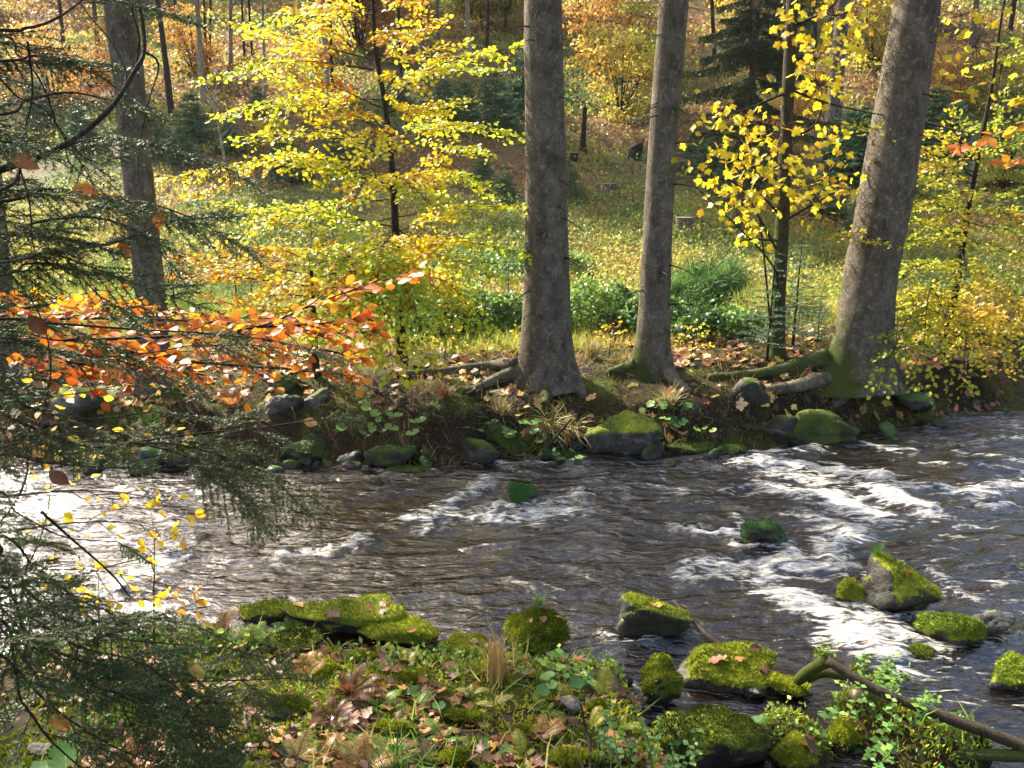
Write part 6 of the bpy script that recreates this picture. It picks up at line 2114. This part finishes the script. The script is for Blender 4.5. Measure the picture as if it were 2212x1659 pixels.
# ------------------------------------------------------------------ foreground spruce at the left
def spray_mesh(seed, L, nl=.019, dens=560, side=11, brown=.1):
    rg = np.random.default_rng(seed)
    A = Acc()
    tw = []
    s_ = np.linspace(0, 1, 8)
    main = np.stack([s_ * L, .02 * L * np.sin(s_ * 5 + seed), -.10 * L * s_ ** 2], -1)
    tw.append(main)
    for k in range(side):
        u = .12 + .8 * k / side
        for sg in (-1, 1):
            if rg.random() < .12: continue
            p0 = np.array([np.interp(u, s_, main[:, q]) for q in range(3)])
            ln = L * (.44 - .36 * u) * rg.uniform(.6, 1.2)
            d = unit(np.array([.75, sg * .75, rg.normal() * .12 - .12]))
            q = np.linspace(0, 1, 5)[:, None]
            tw.append(p0 + d * ln * q + np.array([.10, 0, -.10]) * ln * q ** 2)
    for i, t in enumerate(tw):
        A.tube(t, np.linspace(.0032 if i == 0 else .0018, .001, len(t)), 3, col=(.075, .05, .03), cap=False)
        ln = np.linalg.norm(np.diff(t, axis=0), axis=1).sum()
        n = max(6, int(ln * dens))
        u = rg.uniform(.02, 1, n)
        ss = np.linspace(0, 1, len(t))
        p = np.stack([np.interp(u, ss, t[:, q]) for q in range(3)], -1)
        td = unit(t[-1] - t[0])
        az = rg.uniform(0, 6.28, n)
        a1 = unit(np.cross(td, [0, 0, 1.0])); a2 = np.cross(td, a1)
        lat = a1 * (np.cos(az) * 1.25)[:, None] + a2 * (np.sin(az) * .7)[:, None]
        d = unit(td * .75 + lat + rg.normal(size=(n, 3)) * .1)
        c = pick([(.046, .092, .022), (.062, .115, .026), (.036, .072, .018), (.085, .12, .028)], n, .25)
        c[rg.random(n) < brown] = (.15, .11, .035)
        A.leaves(NEEDLE, p, d, unit(rg.normal(size=(n, 3))), nl * rg.uniform(.7, 1.15, n), c, sx=1.5)
    return A.mesh('needle_spray', M['needle'])


SPR = [spray_mesh(1, .42), spray_mesh(2, .50), spray_mesh(3, .34), spray_mesh(4, .46, brown=.3), spray_mesh(5, .30)]
base_s = np.array([-2.75, 1.55, float(hgt(-2.75, 1.55))])
eF = thing('spruce_tree', base_s, 'dark green spruce whose boughs reach in from the left edge', 'tree')
tp_ = np.array([base_s - [0, 0, .1], base_s + [0, 0, 3], base_s + [.1, 0, 14]])
V, Q, col = trunk_mesh(tp_, np.array([.16, .14, .02]), 16, .15, .4, .2, 77, .3)
obj('trunk', make_mesh('trunk', V, [Q], M['bark_spruce'], col), eF)


def fpt(vx, vy, Y):
    return P(vx, vy, Y)


def front_limb(vp, Y0, Y1, r0, sprays, smin=.7, smax=1.1, start=.1, droop=.18, from_trunk=True, up=(0, -.35, 1)):
    n = len(vp)
    pts = [fpt(a, b, Y0 + (Y1 - Y0) * k / (n - 1)) for k, (a, b) in enumerate(vp)]
    if from_trunk:
        t0 = np.array([base_s[0], base_s[1], max(pts[0][2] + .1, base_s[2] + .4)])
        pts = [t0, (t0 + pts[0]) / 2 + [0, 0, -.03]] + pts
    path = smooth_path(pts, 10 * len(pts))
    A = Acc(); A.tube(path, np.linspace(r0 * .75, max(.0022, r0 * .16), len(path)), 6, col=(1, 1, 1), cap=False, wob=.25, seed=3)
    lim = A.build('branch', M['dead_wood'], eF)
    seg = np.concatenate([[0], np.cumsum(np.linalg.norm(np.diff(path, axis=0), axis=1))]) / np.linalg.norm(np.diff(path, axis=0), axis=1).sum()
    sg = 1
    upv = unit(np.array(up, float))
    for k in range(sprays):
        u = start + (1 - start) * (k + rng.uniform(0, .6)) / sprays
        u = min(u, 1)
        p = np.array([np.interp(u, seg, path[:, q]) for q in range(3)])
        i = min(np.searchsorted(seg, u), len(path) - 1)
        t = unit(path[i] - path[max(i - 2, 0)])
        a = R(rng.uniform(25, 62)) * sg
        if k >= sprays - 1: a = 0; p = path[-1]; 
        d = unit(t * math.cos(a) + unit(np.cross(upv, t)) * math.sin(a) + np.array([0, 0, -droop * rng.uniform(.3, 1.2)]))
        o = bpy.data.objects.new('needle_spray', SPR[rng.integers(5)])
        COL.objects.link(o); o.parent = lim
        o.matrix_basis = frame_mat(p, d, unit(upv + rng.normal(size=3) * .25), 1.12 * rng.uniform(smin, smax) * (1.05 - .3 * u))
        v = rng.uniform(.75, 1.25)
        o.color = (v, v, v * rng.uniform(.8, 1.1), 1)
        sg = -sg
    return lim


FL = [  # path, near depth, far depth, radius, sprays
    ([(-60, 60), (60, 60), (130, 35), (190, -10)], 2.3, 2.5, .010, 7),
    ([(-60, 130), (80, 120), (180, 140), (250, 190)], 2.3, 2.7, .008, 13),
    ([(-60, 250), (60, 215), (150, 200), (235, 215)], 2.2, 2.6, .008, 12),
    ([(-60, 60), (40, 120), (90, 180), (120, 260)], 2.5, 2.6, .006, 9),
    ([(-60, 420), (60, 350), (200, 300), (320, 310), (440, 340)], 2.3, 3.0, .011, 18),
    ([(-60, 440), (100, 410), (240, 425), (360, 450), (470, 500)], 2.3, 3.0, .011, 19),
    ([(-60, 520), (80, 480), (200, 470), (300, 500), (360, 560)], 2.2, 2.7, .009, 16),
    ([(-60, 570), (100, 545), (220, 530), (300, 505), (340, 480)], 2.1, 2.6, .008, 15),
    ([(-60, 600), (60, 570), (150, 580), (215, 640)], 2.1, 2.5, .008, 11),
    ([(-60, 690), (110, 698), (300, 712), (450, 720), (590, 735)], 2.4, 3.2, .010, 17),
    ([(-60, 730), (60, 745), (200, 770), (300, 765), (420, 745)], 2.3, 2.9, .008, 13),
    ([(-60, 840), (60, 880), (180, 905), (330, 890)], 2.2, 2.6, .007, 9),
    ([(-60, 880), (0, 893), (133, 950), (213, 966), (283, 956), (433, 936), (560, 924), (690, 905)], 2.4, 3.2, .012, 20),
    ([(280, 956), (380, 960), (480, 985), (560, 1015), (640, 1050)], 2.75, 3.2, .006, 9, False),
    ([(300, 956), (400, 985), (470, 1020), (520, 1075)], 2.75, 3.1, .005, 6, False),
    ([(-60, 985), (100, 1000), (240, 1010), (380, 1005)], 2.4, 2.8, .006, 6),
    ([(-60, 1180), (0, 1223), (117, 1323), (233, 1373), (357, 1390), (480, 1400)], 2.1, 2.7, .013, 22),
    ([(-60, 1250), (60, 1370), (160, 1450), (300, 1520), (430, 1560), (545, 1585)], 2.0, 2.6, .012, 24),
    ([(-60, 1320), (40, 1450), (130, 1540), (260, 1620), (380, 1660)], 1.9, 2.4, .010, 20),
    ([(-60, 1150), (80, 1230), (180, 1300), (290, 1330), (400, 1345)], 2.2, 2.8, .008, 14),
    ([(-60, 1400), (50, 1520), (110, 1600), (200, 1680)], 1.8, 2.2, .008, 13),
    ([(100, 1400), (240, 1450), (360, 1470), (500, 1470), (620, 1465)], 2.2, 2.8, .007, 15, False),
    ([(200, 1480), (330, 1520), (430, 1590), (500, 1650)], 2.1, 2.5, .006, 12, False),
    ([(-60, 1060), (40, 1110), (140, 1160), (250, 1170)], 2.3, 2.7, .006, 7),
    ([(-60, 300), (20, 330), (60, 420), (70, 520)], 2.1, 2.3, .006, 10),
    ([(60, 1330), (180, 1400), (300, 1430), (400, 1500), (460, 1560)], 2.2, 2.5, .006, 15, False)]
for q in FL:
    front_limb(q[0], q[1], q[2], q[3] * .85, max(5, int(q[4] * .85)), from_trunk=(len(q) < 6))
# upper crown, above and left of the frame
boughs(eF, tp_, base_s[2] + 4.6, base_s[2] + 13.5, 34, .4, .95)
# unseen spruces added left of the frame so their crowns shade near bank and stream
for bx, by, hh, lb in [(-10.0, 15.0, 20, 'unseen tall spruce added for shade just outside the left edge'), (-11.6, 16.8, 21, 'farther unseen tall spruce added for shade left of the frame'),
                       (-12.6, 14.2, 20, 'unseen tall spruce added for shade well left of the frame')]:
    b0 = np.array([bx, by, float(hgt(bx, by))])
    e = thing('spruce_tree', b0, lb, 'tree')
    tp2 = np.array([b0 - [0, 0, .1], b0 + [0, 0, 4], b0 + [.1, 0, hh]])
    V, Q, col = trunk_mesh(tp2, np.array([.2, .17, .03]), 14, .2, .4, .3, 78, .3)
    obj('trunk', make_mesh('trunk', V, [Q], M['bark_spruce'], col), e)
    boughs(e, tp2, b0[2] + 3.2, b0[2] + hh - .6, 46, .4, 1.05)
# dead bare limb
def bare(vp, Y0, Y1, r0, r1):
    n = len(vp)
    pts = [fpt(a, b, Y0 + (Y1 - Y0) * k / (n - 1)) for k, (a, b) in enumerate(vp)]
    A = Acc(); path = smooth_path(pts, 8 * n); A.tube(path, np.linspace(r0, r1, len(path)) * .72, 6, cap=False, wob=.3, seed=9)
    A.build('bare_branch', M['dead_wood'], eF)


for vp, a, b, r0, r1 in [([(-60, 385), (0, 367), (133, 317), (233, 240), (293, 150), (311, 110), (308, 50), (296, -10)], 2.2, 2.6, .013, .006),
                         ([(311, 112), (335, 125), (342, 150), (330, 190), (318, 230)], 2.55, 2.7, .005, .0025), ([(270, 190), (270, 150), (240, 90), (190, 30), (160, -20)], 2.5, 2.7, .005, .002),
                         ([(293, 150), (300, 80), (285, 20), (290, -20)], 2.5, 2.6, .005, .0025), ([(318, 230), (312, 260), (300, 330), (300, 400)], 2.7, 2.7, .0025, .0015),
                         ([(60, 90), (70, 200), (50, 300), (40, 400)], 2.2, 2.3, .004, .002), ([(0, 170), (40, 210), (100, 240), (170, 330), (230, 360)], 2.3, 2.5, .004, .002),
                         ([(90, 1106), (150, 1160), (207, 1209), (250, 1250), (283, 1293)], 3.0, 3.4, .008, .005), ([(-20, 1150), (30, 1090), (60, 1010), (40, 930)], 2.6, 2.7, .006, .003),
                         ([(-20, 560), (30, 600), (90, 690), (110, 800), (90, 900)], 2.2, 2.4, .004, .002), ([(140, 300), (150, 350), (200, 400), (190, 450)], 2.3, 2.5, .003, .0015),
                         ([(-20, 700), (60, 720), (130, 735), (215, 720)], 2.6, 2.8, .006, .003), ([(-20, 1300), (60, 1220), (100, 1120), (110, 1040)], 2.8, 2.9, .004, .002),
                         ([(230, 1225), (330, 1200), (420, 1180), (480, 1130)], 3.0, 3.2, .003, .0015)]:
    bare(vp, a, b, r0, r1)

# ------------------------------------------------------------------ orange beech spray in front of the far bank
bo = np.array([-3.9, 3.4, float(hgt(-3.9, 3.4))])
eO = thing('beech_tree', bo, 'beech reaching in from the left with deep orange leaves over the stream', 'tree')
A = Acc(); A.tube([bo - [0, 0, .05], bo + [.1, 0, 1.5], bo + [.2, .1, 3.4]], [.06, .045, .02], 8); A.build('trunk', M['bark_dark'], eO)
fo = Foliage()
DP = pal(DEEP, 1.1, 85, .24)


def op(vx, vy, Y): return P(vx, vy, Y)


for vp, tw, lf in [([(-80, 740, 3.6), (150, 735, 3.7), (400, 725, 3.8), (560, 705, 3.9), (660, 665, 3.9), (780, 620, 3.95), (890, 590, 4.0)], .42, .078),
                   ([(-80, 720, 3.8), (120, 690, 3.9), (320, 690, 4.0), (520, 700, 4.1), (700, 720, 4.1), (800, 715, 4.1)], .40, .075),
                   ([(-80, 690, 4.0), (100, 660, 4.1), (250, 660, 4.2), (420, 680, 4.3), (600, 690, 4.3)], .40, .075),
                   ([(200, 740, 3.8), (350, 775, 3.9), (520, 790, 4.0), (640, 800, 4.0), (745, 810, 4.0)], .30, .075),
                   ([(-80, 760, 3.5), (60, 770, 3.6), (200, 790, 3.7), (310, 800, 3.7)], .32, .08), ([(500, 715, 3.9), (600, 740, 3.9), (720, 760, 4.0), (780, 770, 4.0)], .26, .075),
                   ([(-80, 640, 4.1), (60, 640, 4.2), (160, 650, 4.2), (260, 665, 4.2)], .3, .07), ([(560, 705, 3.9), (680, 700, 4.0), (760, 690, 4.0)], .28, .075)]:
    spray(fo, [op(*q) for q in vp], lf * .88, tw, .036, .038, DP, .010, .2, .08, .65)
fo.finish(eO, nobj=300, woodname='branches')

# low beech twigs with small yellow leaves, lower left
bl = np.array([-3.3, 4.4, float(hgt(-3.3, 4.4))])
eL = thing('beech_tree', bl, 'leggy beech twigs with sparse small yellow leaves before the bright water', 'tree')
A = Acc(); A.tube([bl - [0, 0, .05], bl + [0, 0, 1.0], bl + [.15, .05, 2.2]], [.035, .03, .015], 8); A.build('trunk', M['bark_dark'], eL)
fo = Foliage()
YP = pal([(.42, .14, .02), (.60, .36, .03), (.66, .50, .03), (.60, .54, .05)], 2.0, 86)
for vp, tw, stp in [([(-60, 1240, 4.2), (120, 1230, 4.3), (260, 1240, 4.4), (420, 1280, 4.5)], .3, .10), ([(-60, 1080, 4.4), (150, 1060, 4.5), (300, 1070, 4.6), (420, 1110, 4.6)], .32, .10),
                    ([(-60, 980, 4.6), (120, 940, 4.7), (260, 930, 4.8), (400, 950, 4.9)], .34, .10), ([(-60, 1160, 4.2), (150, 1130, 4.3), (280, 1130, 4.4), (370, 1150, 4.5)], .3, .10),
                    ([(-60, 900, 4.8), (100, 860, 4.9), (250, 840, 5.0), (380, 830, 5.0)], .34, .10), ([(-60, 1300, 4.0), (100, 1280, 4.1), (240, 1300, 4.2), (340, 1290, 4.2)], .26, .10),
                    ([(333, 1385, 4.5), (332, 1280, 4.5), (334, 1180, 4.5), (326, 1100, 4.5)], .26, .13), ([(210, 1400, 4.3), (214, 1320, 4.3), (212, 1230, 4.3)], .2, .14),
                    ([(-60, 1020, 4.5), (80, 1000, 4.6), (200, 990, 4.6)], .3, .09), ([(-60, 850, 4.9), (60, 820, 5.0), (180, 800, 5.0)], .3, .10)]:
    spray(fo, [op(*q) for q in vp], .066, tw, stp, .075, YP, .006, .2, .1, .7, hang=.2)
fo.finish(eL, nobj=300, woodname='branches')

# red orange spray entering at the right edge
br_ = np.array([3.6, 3.2, float(hgt(3.6, 3.2))])
br_ = np.array([5.1, 5.6, float(hgt(5.1, 5.6))])
eR = thing('beech_tree', br_, 'beech spray with red and orange leaves at the right edge', 'tree')
A = Acc(); A.tube([br_ - [0, 0, .4], br_ + [.05, 0, 2.0], br_ + [.0, .1, 4.6]], [.06, .045, .02], 8); A.build('trunk', M['bark_dark'], eR)
fo = Foliage()
for vp in [[(2400, 200, 5.0), (2300, 230, 5.0), (2212, 265, 5.1), (2130, 295, 5.2), (2075, 318, 5.2)], [(2400, 230, 5.0), (2290, 300, 5.0), (2190, 350, 5.1)], [(2400, 140, 5.0), (2290, 180, 5.1), (2210, 215, 5.2)]]:
    spray(fo, [br_ + [0, 0, op(*vp[0])[2] - br_[2] + .05]] + [op(*q) for q in vp], .08, .17, .07, .05, pal([(.40, .08, .015), (.60, .2, .02), (.62, .36, .03), (.52, .46, .04)], 2, 87), .008, .2, .35, .7)
fo.finish(eR, nobj=220, woodname='branches')

# big leaves caught in the spruce twigs
for vx, vy, Y, s, c, lb in [(425, 1432, 2.45, .09, (.62, .48, .14), 'large yellow maple leaf caught in the lower spruce twigs'), (120, 1540, 2.0, .09, (.46, .24, .07), 'large tan maple leaf caught in spruce twigs at lower left'),
                            (18, 330, 2.1, .075, (.36, .13, .03), 'orange brown leaf hanging at the upper left edge'), (105, 1018, 2.4, .07, (.16, .06, .035), 'dark brown maple leaf hanging before the bright water'),
                            (60, 680, 2.2, .07, (.14, .05, .025), 'big dark brown leaf cluster at the left edge'), (155, 405, 2.5, .08, (.52, .17, .03), 'orange leaf caught in the upper spruce twigs'),
                            (345, 455, 2.9, .07, (.46, .13, .03), 'small red brown leaf on a spruce twig'), (655, 908, 3.18, .06, (.42, .22, .08), 'maple leaf resting on the tip of the long spruce limb'),
                            (270, 515, 2.6, .08, (.42, .16, .04), 'brown leaf hanging under the spruce twigs'), (40, 1225, 2.3, .07, (.3, .12, .04), 'brown curled leaf at the left edge above the low limb'),
                            (130, 780, 3.2, .09, (.60, .26, .03), 'bright orange leaf hanging left under the orange spray'), (275, 785, 3.2, .10, (.60, .24, .03), 'bright orange leaf pair under the orange spray')]:
    o = leaf_obj('caught_leaf', 'maple3' if s > .09 else 'beech', 'litter', P(vx, vy, Y), np.array([rng.normal(), .2, -.6]), np.array([rng.normal() * .4, -1, .4]), s, c)
    tag(o, lb, 'leaf')


# ------------------------------------------------------------------ sunlit autumn haze in the air
m, nt, out = newmat('air')
pv = nd(nt, 'ShaderNodeVolumePrincipled')
pv.inputs['Color'].default_value = (0.95, 0.95, 0.92, 1)
pv.inputs['Density'].default_value = 0.00022
pv.inputs['Anisotropy'].default_value = 0.3
nt.links.new(pv.outputs[0], out.inputs['Volume'])
hb = np.array([(x, y, z) for x in (-165, 165) for y in (-35, 205) for z in (-3, 95)], float)
o = obj('haze', make_mesh('haze', hb, [np.array([(0, 1, 3, 2), (4, 6, 7, 5), (0, 4, 5, 1), (2, 3, 7, 6), (0, 2, 6, 4), (1, 5, 7, 3)])], m, None, False))
tag(o, 'thin sunlit haze in the air over the valley', 'haze', kind='stuff')
